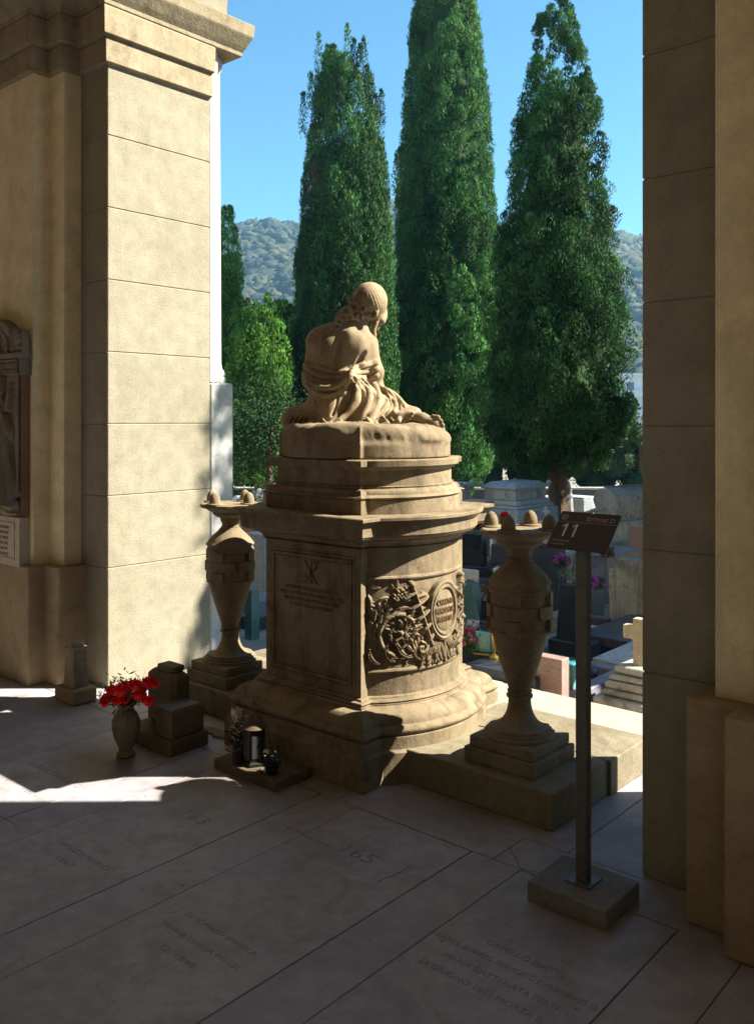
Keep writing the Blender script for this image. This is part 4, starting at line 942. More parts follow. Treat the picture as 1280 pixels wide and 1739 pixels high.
# apartment block on the far side of the valley
M['render_white']=plain('white_render',(0.55,0.55,0.56),0.8,0.2); M['glassd']=plain('dark_window',(0.05,0.06,0.08),0.2,0.6)
def block(px,f,w,dp,z0,z1,floors,label):
    x,y=RF(Rp(px,f),f); t=empty('apartment_block',(x,y,0),YAW,label,'building'); m=MB(); m.box(-w,w,0,dp,z0,z1); m.build('wall','render_white',t)
    m=MB(); m.box(-w-.3,w+.3,-.8,dp,z1,z1+.5); m.build('roof','render_white',t)
    fh=(z1-z0)/floors
    for k in range(floors):
        m=MB(); m.box(-w,w,-1.3,.0,z0+k*fh-.12,z0+k*fh+.9); m.build('balcony','render_white',t)
        nw=int(w*2/3)
        for i in range(nw):
            xx_=-w+1.2+i*(2*w-2.4)/max(1,nw-1); m=MB(); m.box(xx_-.6,xx_+.6,-.03,.02,z0+k*fh+.95,z0+k*fh+2.3); m.build('window','glassd',t)
    return t
block(1086,150,6,10,-4,9.2,4,'pale apartment block seen beside the right pier below the hill')
# haze
HZ=True
if HZ:
    m=bpy.data.materials.new('haze_air'); m.use_nodes=True; nt=m.node_tree; nt.nodes.clear(); o_=nt.nodes.new('ShaderNodeOutputMaterial'); v=nt.nodes.new('ShaderNodeVolumePrincipled')
    v.inputs['Color'].default_value=(.35,.66,1.0,1); v.inputs['Density'].default_value=.0006; v.inputs['Anisotropy'].default_value=.2; nt.links.new(v.outputs[0],o_.inputs['Volume'])
    mb=MB(); mb.box(-905,905,-605,1505,-9,101); o=mb.build('haze',m); tag(o,'pale blue haze over the valley','haze',kind='stuff')
# ================================================================== CEMETERY TOMBS
M['granite_black']=granite('black_granite',(0.012,0.014,0.020),(0.035,0.040,0.055),140,.18,.6)
M['granite_dark']=granite('dark_grey_granite',(0.035,0.04,0.055),(0.10,0.11,0.14),150,.25)
M['granite_pink']=granite('pink_granite',(0.24,0.13,0.11),(0.40,0.26,0.22),170,.35)
M['granite_violet']=granite('violet_granite',(0.13,0.12,0.17),(0.24,0.23,0.28),150,.4)
M['granite_teal']=granite('teal_sky_granite',(0.06,0.13,0.13),(0.12,0.22,0.22),130,.2)  # teal base colour paints the sky reflected in the slanting headstone
M['oldstone']=stone('old_grey_stone',(0.26,0.25,0.22),(0.42,0.40,0.36),(0.10,0.095,0.075),2.5,.5,60,streak=.4,darkamt=.8)
M['palemarble']=stone('pale_tomb_marble',(0.34,0.37,0.40),(0.46,0.49,0.51),(0.16,0.17,0.18),3,.3,50,streak=.3,darkamt=.6)
M['buff']=stone('buff_stone',(0.38,0.31,0.21),(0.52,0.45,0.33),(0.20,0.17,0.12),4,.3,60,streak=.3)
M['rust']=plain('rusty_red_stone',(0.30,0.11,0.08),.8,.2)
M['glass_teal']=plain('teal_glass',(0.05,0.30,0.34),.1,.7,0,.3,20)
M['gold']=plain('brass',(0.45,0.28,0.06),.3,.6,.8,.2,30)
M['photo']=plain('enamel_photo',(0.25,0.42,0.36),.3,.5,0,.4,60)
M['white']=plain('white_marble_small',(0.7,0.7,0.7),.5)
M['petal_pink']=leafmat('petal_pink',(0.55,0.06,0.18),(0.70,0.30,0.40),None,.3,20)
M['petal_red']=leafmat('petal_red',(0.70,0.012,0.015),(0.82,0.03,0.03),None,.15,40)
M['petal_white']=leafmat('petal_white',(0.65,0.60,0.60),(0.75,0.55,0.62),None,.3,20)
M['petal_purple']=leafmat('petal_purple',(0.35,0.04,0.45),(0.6,0.15,0.6),None,.3,20)
M['green']=leafmat('stem_green',(0.03,0.09,0.025),(0.07,0.15,0.04),None,.2,30)
M['sage']=leafmat('sage_green',(0.18,0.22,0.16),(0.30,0.34,0.26),None,.2,10)
M['wallst']=stone('far_wall_stone',(0.05,0.05,0.055),(0.09,0.09,0.09),None,1.5,.3,40)
def at(px,f): return RF(Rp(px,f),f)
def mx(bx_,by_,rz=0): return None
class T:
    def __init__(s,name,px,f,label,cat,rz=0,group=None,zb=GZ,xy=None):
        x,y=xy if xy else at(px,f); s.f=f; s.zb=zb; s.t=empty(name,(x,y,zb),rz,label,cat,group)
    def z(s,py): return ZZ(py,s.f)-s.zb
    def box(s,part,mat,x0,x1,y0,y1,z0,z1,ch=.008,m=None):
        k=MB(); k.box(x0,x1,y0,y1,z0,z1,mat=m,ch=ch); return k.build(part,mat,s.t)
def flowers(name,x,y,z,rad,n,mat,label,seed,h=.12,leaf='green',psz=.03,group='flowers on the tombs'):
    rs_=np.random.RandomState(seed); t=empty(name,(x,y,z),0,label,'flowers',group)
    P=[];Nn=[]
    for i in range(n):
        a=rs_.uniform(0,6.28); r=rad*math.sqrt(rs_.uniform(0,1)); c=np.array([r*math.cos(a),r*math.sin(a),h*(1-.5*(r/rad)**2)+rs_.uniform(-.02,.02)])
        d=rs_.normal(size=(26,3)); d/=np.linalg.norm(d,axis=1)[:,None]; P.append(c+d*psz*.5); Nn.append(d)
    V,F=leaves(np.concatenate(P),np.concatenate(Nn),psz*.7,psz*.6,rs_,up=.1,jit=.5); npmesh('blossoms',V,F,mat,t)
    m=rs_.uniform(size=(n*14,3))*[6.28,1,1]; rr_=rad*1.05*np.sqrt(m[:,1]); Pp=np.stack([rr_*np.cos(m[:,0]),rr_*np.sin(m[:,0]),h*.85*m[:,2]],1); V,F=leaves(Pp,Pp/(.05+np.linalg.norm(Pp,axis=1)[:,None]),psz*1.4,psz*.4,rs_); npmesh('leaves',V,F,leaf,t)
    return t
# near tombs
c=T('granite_tomb',0,5.75,'low dark polished granite tomb just beyond the terrace, behind the right urn','tomb',xy=(at(787,5.75)[0],at(787,5.75)[1]))
c.box('tomb_slab','granite_black',0,.52,0,.60,.50,.745,.01); c.box('base','granite_dark',.04,.48,.05,.55,0,.50)
x,y=at(787,5.75); zt=GZ+.745
def spot(px,py,z): return G(px,py,z)
x,y=spot(820,1112,zt); t=empty('votive_picture',(x,y,zt),.2,'teal glass votive frame with a portrait standing on the dark granite tomb','frame')
m=MB(); m.box(-.055,.055,-.012,.012,.02,.155,ch=.006); m.build('glass_frame','glass_teal',t); m=MB(); m.box(-.03,.03,-.016,-.0122,.045,.125); m.build('portrait','photo',t); m=MB(); m.box(-.06,.06,-.03,.03,0,.018,ch=.004); m.tube([(-.045,-.02,.02),(-.045,-.035,.03)],.008,6); m.build('stand','gold',t)
flowers('flower_bunch',*spot(793,1108,zt),zt,.10,22,'petal_pink','bunch of pink and white flowers on the dark granite tomb',5,.14)
flowers('flower_bunch',*spot(801,1098,zt),zt,.08,16,'petal_white','white blossoms behind the pink bunch on the dark granite tomb',6,.16)
flowers('flower_bunch',*spot(838,1108,zt),zt,.04,7,'petal_red','red flowers in a yellow vase beside the urn, on the dark granite tomb',7,.24)
x,y=spot(838,1118,zt); t=empty('yellow_vase',(x,y,zt),0,'small yellow brass vase holding red flowers, partly behind the right urn','vase'); m=MB(); m.lathe([(.035,0),(.035,.012),(.012,.03),(.02,.10),(.026,.16)],16); m.build('vase_body','gold',t,smooth=True)
c=T('headstone',800,7.4,'grey granite headstone with slanting side, teal for the reflected sky, left of the right urn','headstone',rz=.12)
m=MB(); z0,z1=c.z(1062),c.z(990); m.add([(-.16,-.12,z0),(.13,-.12,z0),(.13,.10,z0),(-.16,.10,z0),(-.16,-.05,z1),(.03,-.05,z1),(.03,.06,z1),(-.16,.06,z1)],[(0,1,5,4),(1,2,6,5),(2,3,7,6),(3,0,4,7),(4,5,6,7),(3,2,1,0)]); m.build('stone','granite_teal',c.t,bevel=.004)
c.box('base','granite_dark',-.25,.24,-.2,.5,0,z0)
t=T('grave_lantern',826,7.3,'small black grave lantern beside the slanting headstone','lantern'); z0=t.z(1052); t.box('body','granite_black',-.035,.035,-.035,.035,z0,z0+.16,.004); m=MB(); m.lathe([(.06,z0+.16),(.03,z0+.20),(.008,z0+.22)],4); m.build('roof','granite_black',t.t); t.box('base','granite_dark',-.06,.06,-.06,.06,0,z0)
# pink granite stone, brass lantern, curb
c=T('headstone',938,5.45,'speckled pink granite headstone between the right urn and the sign post','headstone'); m=MB(); z0,z1=0,c.z(1115)
m.prism([(-.10,-.04),(.085,-.04),(.085,.05),(-.10,.05)],z0,z1-.0); m.build('stone','granite_pink',c.t,bevel=.006)
t=T('grave_lantern',968,5.75,'teal and brass grave lantern behind the pink headstone','lantern'); z0,z1=t.z(1166),t.z(1128)
t.box('glass_body','glass_teal',-.035,.035,-.035,.035,z0,z1,.003)
for a,b in ((-1,-1),(-1,1),(1,-1),(1,1)): t.box('corner_post','gold',a*.036-.005,a*.036+.005,b*.036-.005,b*.036+.005,z0,z1,.001)
t.box('roof','glass_teal',-.048,.048,-.048,.048,z1,z1+.018,.006); t.box('plinth','granite_violet',-.09,.09,-.09,.09,0,z0)
x0,y0=at(950,5.5); x0-=.10; c=T('grave_border',0,5.5,'low violet granite grave border filled with gravel, behind the sign post','tomb',xy=(x0,y0))
c.box('kerb','granite_violet',0,.10,0,1.05,0,.57,.006); c.box('kerb','granite_violet',-.70,-.60,0,1.05,0,.55,.006); c.box('kerb','granite_violet',-.60,0,0,.10,0,.55,.006); c.box('kerb','granite_violet',-.60,0,0.95,1.05,0,.56,.006); c.box('gravel_bed','gravel',-.60,0,.10,.95,0,.50,0)
m=MB(); m.lathe([(.09,.50),(.09,.52),(.06,.525),(.06,.58),(.055,.59)],20,-.12,.8); m.build('candle_dish','granite_black',c.t,smooth=True)
# stone cross on stacked rocks
c=T('stone_cross',1086,5.65,'weathered stone cross on a stepped rock base at the right pier edge','cross'); zc=c.z(1128); rn=random.Random(3)
zz=[0,c.z(1192),c.z(1178),c.z(1166),c.z(1152),c.z(1142),c.z(1128)]; hw=[.235,.22,.175,.165,.15,.12]
for i in range(6):
    m=MB(); h_=hw[i]; m.box(-h_-.0,h_,-.2*h_/.2,.2*h_/.2,zz[i],zz[i+1]-.004,ch=.012,mat=Matrix.Rotation(rn.uniform(-.05,.05),4,'Z')); m.build('base_stone','oldstone',c.t,bevel=.004)
m=MB(); zt_=c.z(1050); m.prism([(-.033,-.03),(.033,-.03),(.033,.03),(-.033,.03)],zc-.01,zt_); 
m.box(-.103,.103,-.029,.029,c.z(1086),c.z(1063),ch=.004)
m2=[(.033*math.cos(a),.0) for a in (0,)]
m.lathe([(.062,-.027),(.062,.027)],20,0,0,mat=Matrix.Translation((0,0,(c.z(1086)+c.z(1063))/2))@Matrix.Rotation(R_(90),4,'X')); m.build('cross','buff',c.t,bevel=.003)
c=T('grave_slab',1047,6.7,'white marble grave slab left of the stone cross','tomb'); c.box('slab','palemarble',-.10,.35,-.2,.7,c.z(1122),c.z(1112),.005); c.box('base','buff',-.09,.34,-.19,.69,0,c.z(1122))
# black headstone with long slab
c=T('headstone',968,8.0,'tall black granite headstone with a long polished slab behind the sign post','headstone')
z0,z1=c.z(1085),c.z(993); m=MB(); m.add([(-.11,-.06,z0),(.16,-.06,z0),(.16,.07,z0),(-.11,.07,z0),(-.09,-.03,z1),(.15,-.03,z1),(.15,.05,z1),(-.09,.05,z1)],[(0,1,5,4),(1,2,6,5),(2,3,7,6),(3,0,4,7),(4,5,6,7),(3,2,1,0)]); m.build('stone','granite_black',c.t,bevel=.004)
c.box('base','granite_black',-.16,.25,-.12,.14,c.z(1112),z0,.006); c.box('plinth','granite_dark',-.22,.55,-.16,.2,0,c.z(1112),.006)
c.box('long_slab','granite_dark',.0,.62,.14,2.0,c.z(1095),c.z(1083)+.02,.008); c.box('slab_side','granite_black',.02,.60,.14,1.96,0,c.z(1095),.004)
# grey double stele
c=T('headstone',1068,9.0,'grey weathered stele with a proud middle block beside the right pier','headstone',rz=.1); zt=c.z(950); zw=c.z(968); zb=0
m=MB(); m.add([(-.10,-.10,0),(.10,-.10,0),(.10,.08,0),(-.10,.08,0),(-.105,-.10,zt),(.125,-.10,zt),(.125,.08,zt),(-.105,.08,zt)],[(0,1,5,4),(1,2,6,5),(2,3,7,6),(3,0,4,7),(4,5,6,7)]); m.build('middle_block','oldstone',c.t,bevel=.006)
m=MB(); m.add([(-.17,-.06,0),(.24,-.06,0),(.24,.05,0),(-.17,.05,0),(-.20,-.06,zw),(.26,-.06,zw),(.26,.05,zw),(-.20,.05,zw)],[(0,1,5,4),(1,2,6,5),(2,3,7,6),(3,0,4,7),(4,5,6,7)]); m.build('wings','oldstone',c.t,bevel=.006)
c.box('slab','palemarble',-.3,.6,-.9,-.1,0,.06)
# mid-distance
def simple(label,px,f,py,w,dp,mat,base=None,name='headstone',cat='headstone',rz=0,taper=1.0,py0=None,top='flat'):
    c=T(name,px,f,label,cat,rz=rz); z1=c.z(py); z0=c.z(py0) if py0 else .0; m=MB()
    hw_=w/2; ht=hw_*taper
    if top=='round':
        pts=[(-hw_,z0),(hw_,z0)]+[(ht*math.cos(math.pi*i/10),z1-ht*.6+ht*.6*math.sin(math.pi*i/10)) for i in range(11)]
        n=len(pts); m.add([(a,-dp/2,b_) for a,b_ in pts]+[(a,dp/2,b_) for a,b_ in pts],[tuple(range(n)),tuple(range(2*n-1,n-1,-1))]+[(i,n+i,n+(i+1)%n,(i+1)%n) for i in range(n)])
    else: m.add([(-hw_,-dp/2,z0),(hw_,-dp/2,z0),(hw_,dp/2,z0),(-hw_,dp/2,z0),(-ht,-dp/2*taper,z1),(ht,-dp/2*taper,z1),(ht,dp/2*taper,z1),(-ht,dp/2*taper,z1)],[(0,1,5,4),(1,2,6,5),(2,3,7,6),(3,0,4,7),(4,5,6,7)])
    m.build('stone',mat,c.t,bevel=.006)
    if base: c.box('base',base,-hw_-.10,hw_+.10,-dp/2-.08,dp/2+.9,0,max(.08,z0+.04),.01)
    return c
c=simple('black upright granite stele with a wide base, left of the right urn neck',804,10.2,905,.27,.16,'granite_black',None,taper=.96,rz=.2); c.box('base','granite_black',-.20,.32,-.16,.25,0,c.z(958),.01); c.box('lower_base','granite_dark',-.32,.45,-.25,.35,0,c.z(975),.01)
simple('white inscribed plaque leaning at the foot of the black stele',798,9.0,967,.19,.03,'white',None,name='marble_plaque',cat='plaque',rz=.1)
simple('second white plaque partly behind the right urn shoulder',849,9.1,966,.16,.03,'white',None,name='marble_plaque',cat='plaque',rz=-.1)
simple('dark grey slanted granite tomb behind the right urn neck',862,10.4,925,.38,.2,'granite_dark','granite_black',taper=.9)
simple('wide dark granite headstone under the left end of the sign plate',930,10.6,925,.42,.2,'granite_dark','granite_black',taper=.85)
simple('rose granite headstone half hidden by the right pier',1084,12.0,893,.24,.15,'granite_pink',None,taper=.9,rz=.1)
simple('dark blue granite block right of the sign post',998,10.0,960,.24,.3,'granite_dark',None,name='granite_block',cat='tomb')
simple('rusty red gravestone beyond the left urn',425,17.0,845,.20,.1,'rust',None,rz=.5); simple('brown gravestone beside the rusty red one',438,18.5,832,.24,.12,'oldstone',None); simple('small tan gravestone next to the white pilaster',409,17.5,848,.12,.12,'buff',None,top='round')
simple('dark slate gravestone far behind the right urn',846,12.8,893,.16,.1,'granite_dark',None,rz=-.5)
simple('low pale marble kerb tomb in front of the ornate sarcophagus',905,12.6,902,.75,.5,'palemarble',None,name='kerb_tomb',cat='tomb')
simple('low pale tomb slab right of the lumpy cypress',1020,13.2,917,.55,.6,'oldstone',None,name='kerb_tomb',cat='tomb'); simple('flat grey tomb left of the pink headstone, in shade',1030,11.0,935,.45,.9,'granite_violet',None,name='kerb_tomb',cat='tomb')
simple('grey kerb tomb in the shade near the blue block',985,11.6,938,.35,.8,'oldstone',None,name='kerb_tomb',cat='tomb')
c=T('bust',441,16.8,'small white bust on a gravestone beyond the left urn','bust'); z0=c.z(842); m=MB(); m.ball((0,0,z0+.10),.05,10,8); m.ball((0,0,z0+.02),.08,10,8,sc=(1,.6,.6)); m.tube([(0,0,z0),(0,0,z0+.08)],.03,8); m.build('head_and_shoulders','white',c.t,smooth=True); c.box('pedestal','oldstone',-.06,.06,-.06,.06,0,z0)
for k,(px,f,py) in enumerate(((403,19,846),(412,19.4,842),(420,19.2,845))):
    simple(['white low railing tomb by the pilaster','small white urn tomb beyond the left urn','white gravestone between the pilaster and the rusty stone'][k],px,f,py,.22,.3,'white',None,name='kerb_tomb',cat='tomb')
# seen through the gap between left urn and monument
c=simple('tall grey marble tomb wall seen between the left urn and the monument',444,9.2,905,.30,.2,'palemarble',None,name='tomb_wall',cat='tomb'); c2=simple('blue grey tomb slab in the gap left of the monument',441,7.6,1014,.30,.5,'granite_violet',None,name='granite_tomb',cat='tomb')
simple('black tomb block with lantern cut-outs in the gap left of the monument',441,7.0,1042,.22,.3,'granite_black',None,name='granite_tomb',cat='tomb'); simple('dark green stone post behind the left urn stem',428,6.6,1000,.08,.08,'granite_teal',None,name='stone_post',cat='post')
# ornate sarcophagus
c=T('sarcophagus',872,16.5,'ornate pale marble sarcophagus with carved wreaths and stepped lid behind the right urn','sarcophagus',rz=.0)
zA=c.z(880);zB=c.z(862);zC=c.z(848);zD=c.z(829);zE=c.z(818)
c.box('base','palemarble',-.62,.42,-.5,.9,0,zB,.02); c.box('step','palemarble',-.56,.36,-.44,.84,zB,zB+.06,.015); c.box('step','palemarble',-.50,.30,-.38,.80,zB+.06,zC,.015); c.box('chest','palemarble',-.44,.24,-.32,.74,zC,zD,.01)
c.box('lid','palemarble',-.50,.30,-.38,.80,zD,zD+.05,.015); m=MB(); m.add([(-.46,-.34,zD+.05),(.26,-.34,zD+.05),(.26,.76,zD+.05),(-.46,.76,zD+.05),(-.36,-.2,zE),(.16,-.2,zE),(.16,.62,zE),(-.36,.62,zE)],[(0,1,5,4),(1,2,6,5),(2,3,7,6),(3,0,4,7),(4,5,6,7)]); m.build('lid_slope','palemarble',c.t)
for sx,sy in ((-.48,-.36),(.28,-.36),(.28,.78),(-.48,.78)):
    m=MB(); m.ball((sx,sy,zD+.08),.05,8,6,sc=(1,1,1.1)); m.build('acroterion','palemarble',c.t,smooth=True)
for yy in (-.05,.22,.50):
    m=MB(); zc_=(zC+zD)/2; m.tube([(.245,yy+.055*math.cos(a),zc_+.055*math.sin(a)) for a in [2*math.pi*i/14 for i in range(15)]],.014,6); m.build('wreath','palemarble',c.t,smooth=True)
for xx in (-.28,.08):
    m=MB(); zc_=(zC+zD)/2; m.tube([(xx+.045*math.cos(a),-.325,zc_+.045*math.sin(a)) for a in [2*math.pi*i/14 for i in range(15)]],.014,6); m.build('wreath','palemarble',c.t,smooth=True)
c=T('pedestal_shrine',813,13.2,'slim pale stone shrine with a flat top and open niche, left of the ornate sarcophagus','shrine'); z1=c.z(850); c.box('post','buff',-.14,-.09,-.08,.08,0,z1-.03); c.box('post','buff',.09,.14,-.08,.08,0,z1-.03); c.box('top','buff',-.19,.19,-.13,.13,z1-.03,z1+.01,.006); c.box('back','oldstone',-.09,.09,.03,.08,0,z1-.03); c.box('statuette','white',-.02,.02,-.04,.0,c.z(880),c.z(858),.008)
def saro(label,px,f,py0,py1,w,dp):
    c=T('sarcophagus',px,f,label,'sarcophagus'); z1=c.z(py0); z0=c.z(py1); c.box('chest','palemarble',-w/2,w/2,-dp/2,dp/2,0,z1-.10,.01); c.box('lid','palemarble',-w/2-.05,w/2+.05,-dp/2-.05,dp/2+.05,z1-.10,z1-.05,.01)
    m=MB(); m.prism([(-w/2,-dp/2),(w/2,-dp/2),(w/2,dp/2),(-w/2,dp/2)],z1-.05,z1-.02); m.ball((w/2,-dp/2,z1-.02),.045,8,6); m.ball((w/2,dp/2,z1-.02),.045,8,6); m.ball((-w/2,-dp/2,z1-.02),.045,8,6); m.build('lid_ornament','palemarble',c.t,smooth=True); return c
saro('white marble sarcophagus cut by the right edge of the upper pedestal',768,16.5,817,850,.50,.5)
saro('long low coped stone tomb behind the cypress trunk',925,20.5,841,870,.55,.5); 
c=T('coped_tomb',975,19.5,'blue shaded coped marble tomb right of the cypress trunk','tomb'); z1=c.z(842); m=MB(); m.prism([(-.50,-.3),(.38,-.3),(.48,-.1),(.48,.3),(-.50,.3)],0,z1-.05); m.build('chest','palemarble',c.t,bevel=.01); m=MB(); m.prism([(-.46,-.26),(.35,-.26),(.44,-.08),(.44,.26),(-.46,.26)],z1-.05,z1); m.build('lid','palemarble',c.t,bevel=.02)
# barrel tomb
c=T('barrel_tomb',1056,16.0,'barrel shaped grey stone tomb with weather streaks at the right','tomb',rz=1.25); z1=c.z(827); z0=c.z(880); n=18; pts=[(-.10,z0),(.42,z0)]
pr=[(0.0,0.16)]; prof_=[(-.30,z0),(-.34,z0+.22)]+[(-.34+.30*(1-math.cos(math.pi/2*i/8)),z0+.22+(z1-z0-.22)*math.sin(math.pi/2*i/8)) for i in range(1,9)]+[(.10,z1-.02),(.22,z1-.10),(.26,z1-.22),(.20,z0+.2),(.26,z0)]
m=MB(); n=len(prof_); m.add([(-.46,a,b_) for a,b_ in prof_]+[(.46,a,b_) for a,b_ in prof_],[tuple(range(n)),tuple(range(2*n-1,n-1,-1))]+[(i,n+i,n+(i+1)%n,(i+1)%n) for i in range(n)]); m.build('barrel','oldstone',c.t,smooth=True)
c.box('base','oldstone',-.52,.52,-.42,.42,0,z0,.02); m=MB(); m.box(-.44,.44,-.05,.02,z1,z1+.03); m.build('ridge','oldstone',c.t)
c=T('scroll_headstone',1000,14.0,'low stone bench tomb with a curled scroll end behind the sign plate','tomb'); m=MB(); zt=c.z(868); m.tube(cr([(-.45,0,zt-.06),(-.1,0,zt-.05),(.12,0,zt+.03),(.26,0,zt+.04),(.33,0,zt-.06),(.34,0,zt-.25)],6),.035,8); m.build('scroll','oldstone',c.t,smooth=True); c.box('seat','oldstone',-.45,.30,-.05,.05,0,zt-.08)
# far wall and path kerb
x0,y0=RF(-9,25.5); w_=empty('far_wall',(0,25.5,0),0,'long low dark stone wall closing the cemetery in front of the evergreens','wall'); w_.location=(*RF(0,25.5),0); w_.rotation_euler=(0,0,YAW)
m=MB(); m.box(-14,14,-.15,.15,GZ-.1,-.33); m.build('wall_body','wallst',w_); m=MB(); m.box(-14,14,-.20,.20,-.33,-.27,ch=.01); m.build('coping','oldstone',w_)
# plants among the tombs
flowers('flower_bunch',*at(952,9.6),ZZ(965,9.6),.09,18,'petal_purple','purple flowers on a tomb left of the sign post',15,.13,psz=.035)
flowers('potted_plant',*at(969,9.2),ZZ(992,9.2),.12,6,'sage','pale sage green pot plant left of the sign post',16,.16,'sage',.04)
flowers('flower_bunch',*at(797,8.4),ZZ(1010,8.4),.10,10,'petal_pink','reddish flowers behind the slanting headstone',17,.14)
flowers('flower_bunch',*at(816,8.2),ZZ(1020,8.2),.09,14,'petal_pink','pale pink flower pot behind the slanting headstone',18,.12,psz=.04)
flowers('flower_bunch',*at(857,15.4),ZZ(893,15.4),.10,12,'petal_red','red flowers before the ornate sarcophagus, above the right urn rim',19,.20,psz=.05)
flowers('flower_bunch',*at(906,15.0),ZZ(890,15.0),.08,8,'petal_red','red flowers in front of the low pale kerb tomb',20,.10,psz=.05)
# more tombs standing in rows farther off, seen from the side
rn=random.Random(12); kinds=[('granite_dark','dark granite'),('palemarble','pale marble'),('oldstone','grey stone'),('granite_pink','pink granite')]
def slim(px,f,label,mat,w,h):
    c=T('headstone',px,f,label,'headstone',rz=rn.uniform(-.3,.3)); c.box('stone',mat,-w/2,w/2,-.06,.06,0,h,.012); c.box('base','oldstone',-w/2-.06,w/2+.06,-.12,.5,0,.10,.01)
slim(1012,17.5,'small pale marble headstone left of the barrel tomb','palemarble',.3,.42); slim(800,19.5,'low dark headstone left of the ornate sarcophagus','granite_dark',.4,.45); slim(1040,14.2,'low pink granite headstone beneath the barrel tomb','granite_pink',.26,.30)
slim(823,12.2,'plain grey headstone below the slim shrine','oldstone',.22,.45)
# leaning conifer trunk beyond the left urn
t=empty('leaning_trunk',(*at(450,15.5),GZ),YAW,'thin leaning tree trunk beyond the left urn with dark crown above','tree'); m=MB(); m.tube([(-.06,0,-.1),(.0,0,.5),(.06,0,1.2),(.10,0,2.2)],[.10,.08,.07,.05],8); m.build('trunk','bark',t,smooth=True)
rs=np.random.RandomState(77); P=rs.normal(0,1,(7000,3))*[.50,.4,.45]+[.0,0,2.1]; V,F=leaves(P,rs.normal(size=P.shape),.07,.03,rs,up=.2); npmesh('crown',V,F,'hedge',t)

# more graves with small furnishings, filling the rows behind the sign and the urns
def grave(px,f,w,h,mat,top,label,extra=None,rz=0):
    c=T('grave',px,f,label,'grave',rz=rz); c.box('kerb',mat,-w/2-.05,w/2+.05,-1.0,.08,0,.16,.015); c.box('headstone',mat,-w/2,w/2,0,.08,.16,h-(.10 if top=='round' else 0),.012)
    if top=='round':
        m=MB(); m.lathe([(w/2,-.0),(w/2,.08)],20,0,0,mat=Matrix.Translation((0,.08,h-.10))@Matrix.Diagonal((1,1,.45,1))@Matrix.Rotation(R_(90),4,'X')); m.build('rounded_top',mat,c.t,bevel=.004)
    if top=='cross':
        m=MB(); m.box(-.02,.02,.02,.06,h,h+.24,ch=.004); m.box(-.075,.075,.021,.059,h+.13,h+.17,ch=.004); m.build('cross',mat,c.t)
    m=MB(); m.box(-w*.3,w*.3,-.006,.0,h*.45,h*.75,ch=.002); m.build('name_plate','white' if extra!='dark' else 'granite_dark',c.t)
    if extra in ('lamp','both'): m=MB(); m.box(-w/2+.02,-w/2+.09,-.14,-.07,.16,.30,ch=.006); m.lathe([(.05,0),(.01,.05)],4,-w/2+.055,-.105,mat=Matrix.Translation((0,0,.30))); m.build('lamp','gold',c.t)
    if extra in ('vase','both'): m=MB(); m.lathe([(.03,.16),(.045,.22),(.02,.28),(.035,.31)],10,w/2-.07,-.12); m.build('vase','white',c.t,smooth=True)
    return c
gl=[(796,12.6,.34,.62,'palemarble','round','round topped pale grave far behind the slanting headstone','lamp'),(832,14.4,.30,.55,'granite_dark','cross','dark grave with a cross between the shrine and the red flowers','vase'),
(889,14.6,.36,.50,'oldstone','flat','flat grey grave just above the right egg finial of the nearer urn','both'),(925,15.2,.30,.62,'palemarble','cross','pale grave with a cross near the lumpy cypress trunk','lamp'),
(962,13.4,.32,.62,'granite_pink','round','pink round topped grave hidden partly by the sign plate','vase'),(994,12.6,.28,.52,'palemarble','flat','pale flat topped grave at the lower right corner of the sign plate','lamp'),
(1018,10.6,.26,.55,'oldstone','cross','grey grave with a small cross right of the sign post','both'),(1046,12.4,.26,.60,'granite_dark','round','dark round topped grave in front of the barrel tomb','vase'),
(912,11.9,.30,.62,'oldstone','round','grey round topped grave between the urn and the sign plate','dark'),(1013,8.9,.24,.36,'granite_dark','flat','low dark grave on the gravel right of the sign post','lamp'),
(402,15.0,.26,.50,'palemarble','round','pale round topped grave nearest the white pilaster','lamp'),(432,13.5,.24,.62,'granite_dark','cross','dark grave with a cross beyond the left urn','vase'),
(790,9.4,.24,.50,'granite_dark','round','dark round topped grave touching the carved drum edge','lamp')]
for g_ in gl: grave(g_[0],g_[1],g_[2],g_[3],g_[4],g_[5],g_[6],g_[7],rz=rn.uniform(-.12,.12))
for k,(px,f,py,mat,lab) in enumerate(((905,11.9,925,'petal_white','white flowers beside the sign plate'),(1000,12.5,930,'petal_red','red flowers by the pale grave under the sign plate'),(1030,10.5,945,'petal_pink','pink flowers on the shaded grave by the grey stele'),(845,9.2,985,'petal_white','pale flowers behind the right urn shoulder'),(1012,8.7,1000,'petal_purple','purple flowers on the low dark grave'),(810,12.5,900,'petal_red','red flowers at the foot of the slim shrine'))):
    flowers('flower_bunch',*at(px,f),ZZ(py,f),.08,14,mat,lab,40+k,.11,psz=.035)
# ================================================================== OBJECTS INSIDE THE GALLERY
M['darkstone']=stone('dark_tomb_stone',(0.10,0.075,0.05),(0.17,0.13,0.09),(0.06,0.045,0.03),5,.3,100)
M['vase']=stone('mossy_vase_stone',(0.115,0.095,0.06),(0.19,0.16,0.11),(0.05,0.05,0.03),8,.4,120,streak=.3)
M['iron']=plain('black_iron',(0.012,0.011,0.010),.5,.5,.3,.3,30)
M['frost']=plain('frosted_glass',(0.05,0.048,0.046),.5,.4,0,.2,30)
M['wax']=plain('white_cloth_petal',(0.62,0.58,0.50),.7,.3,0,.15,40)
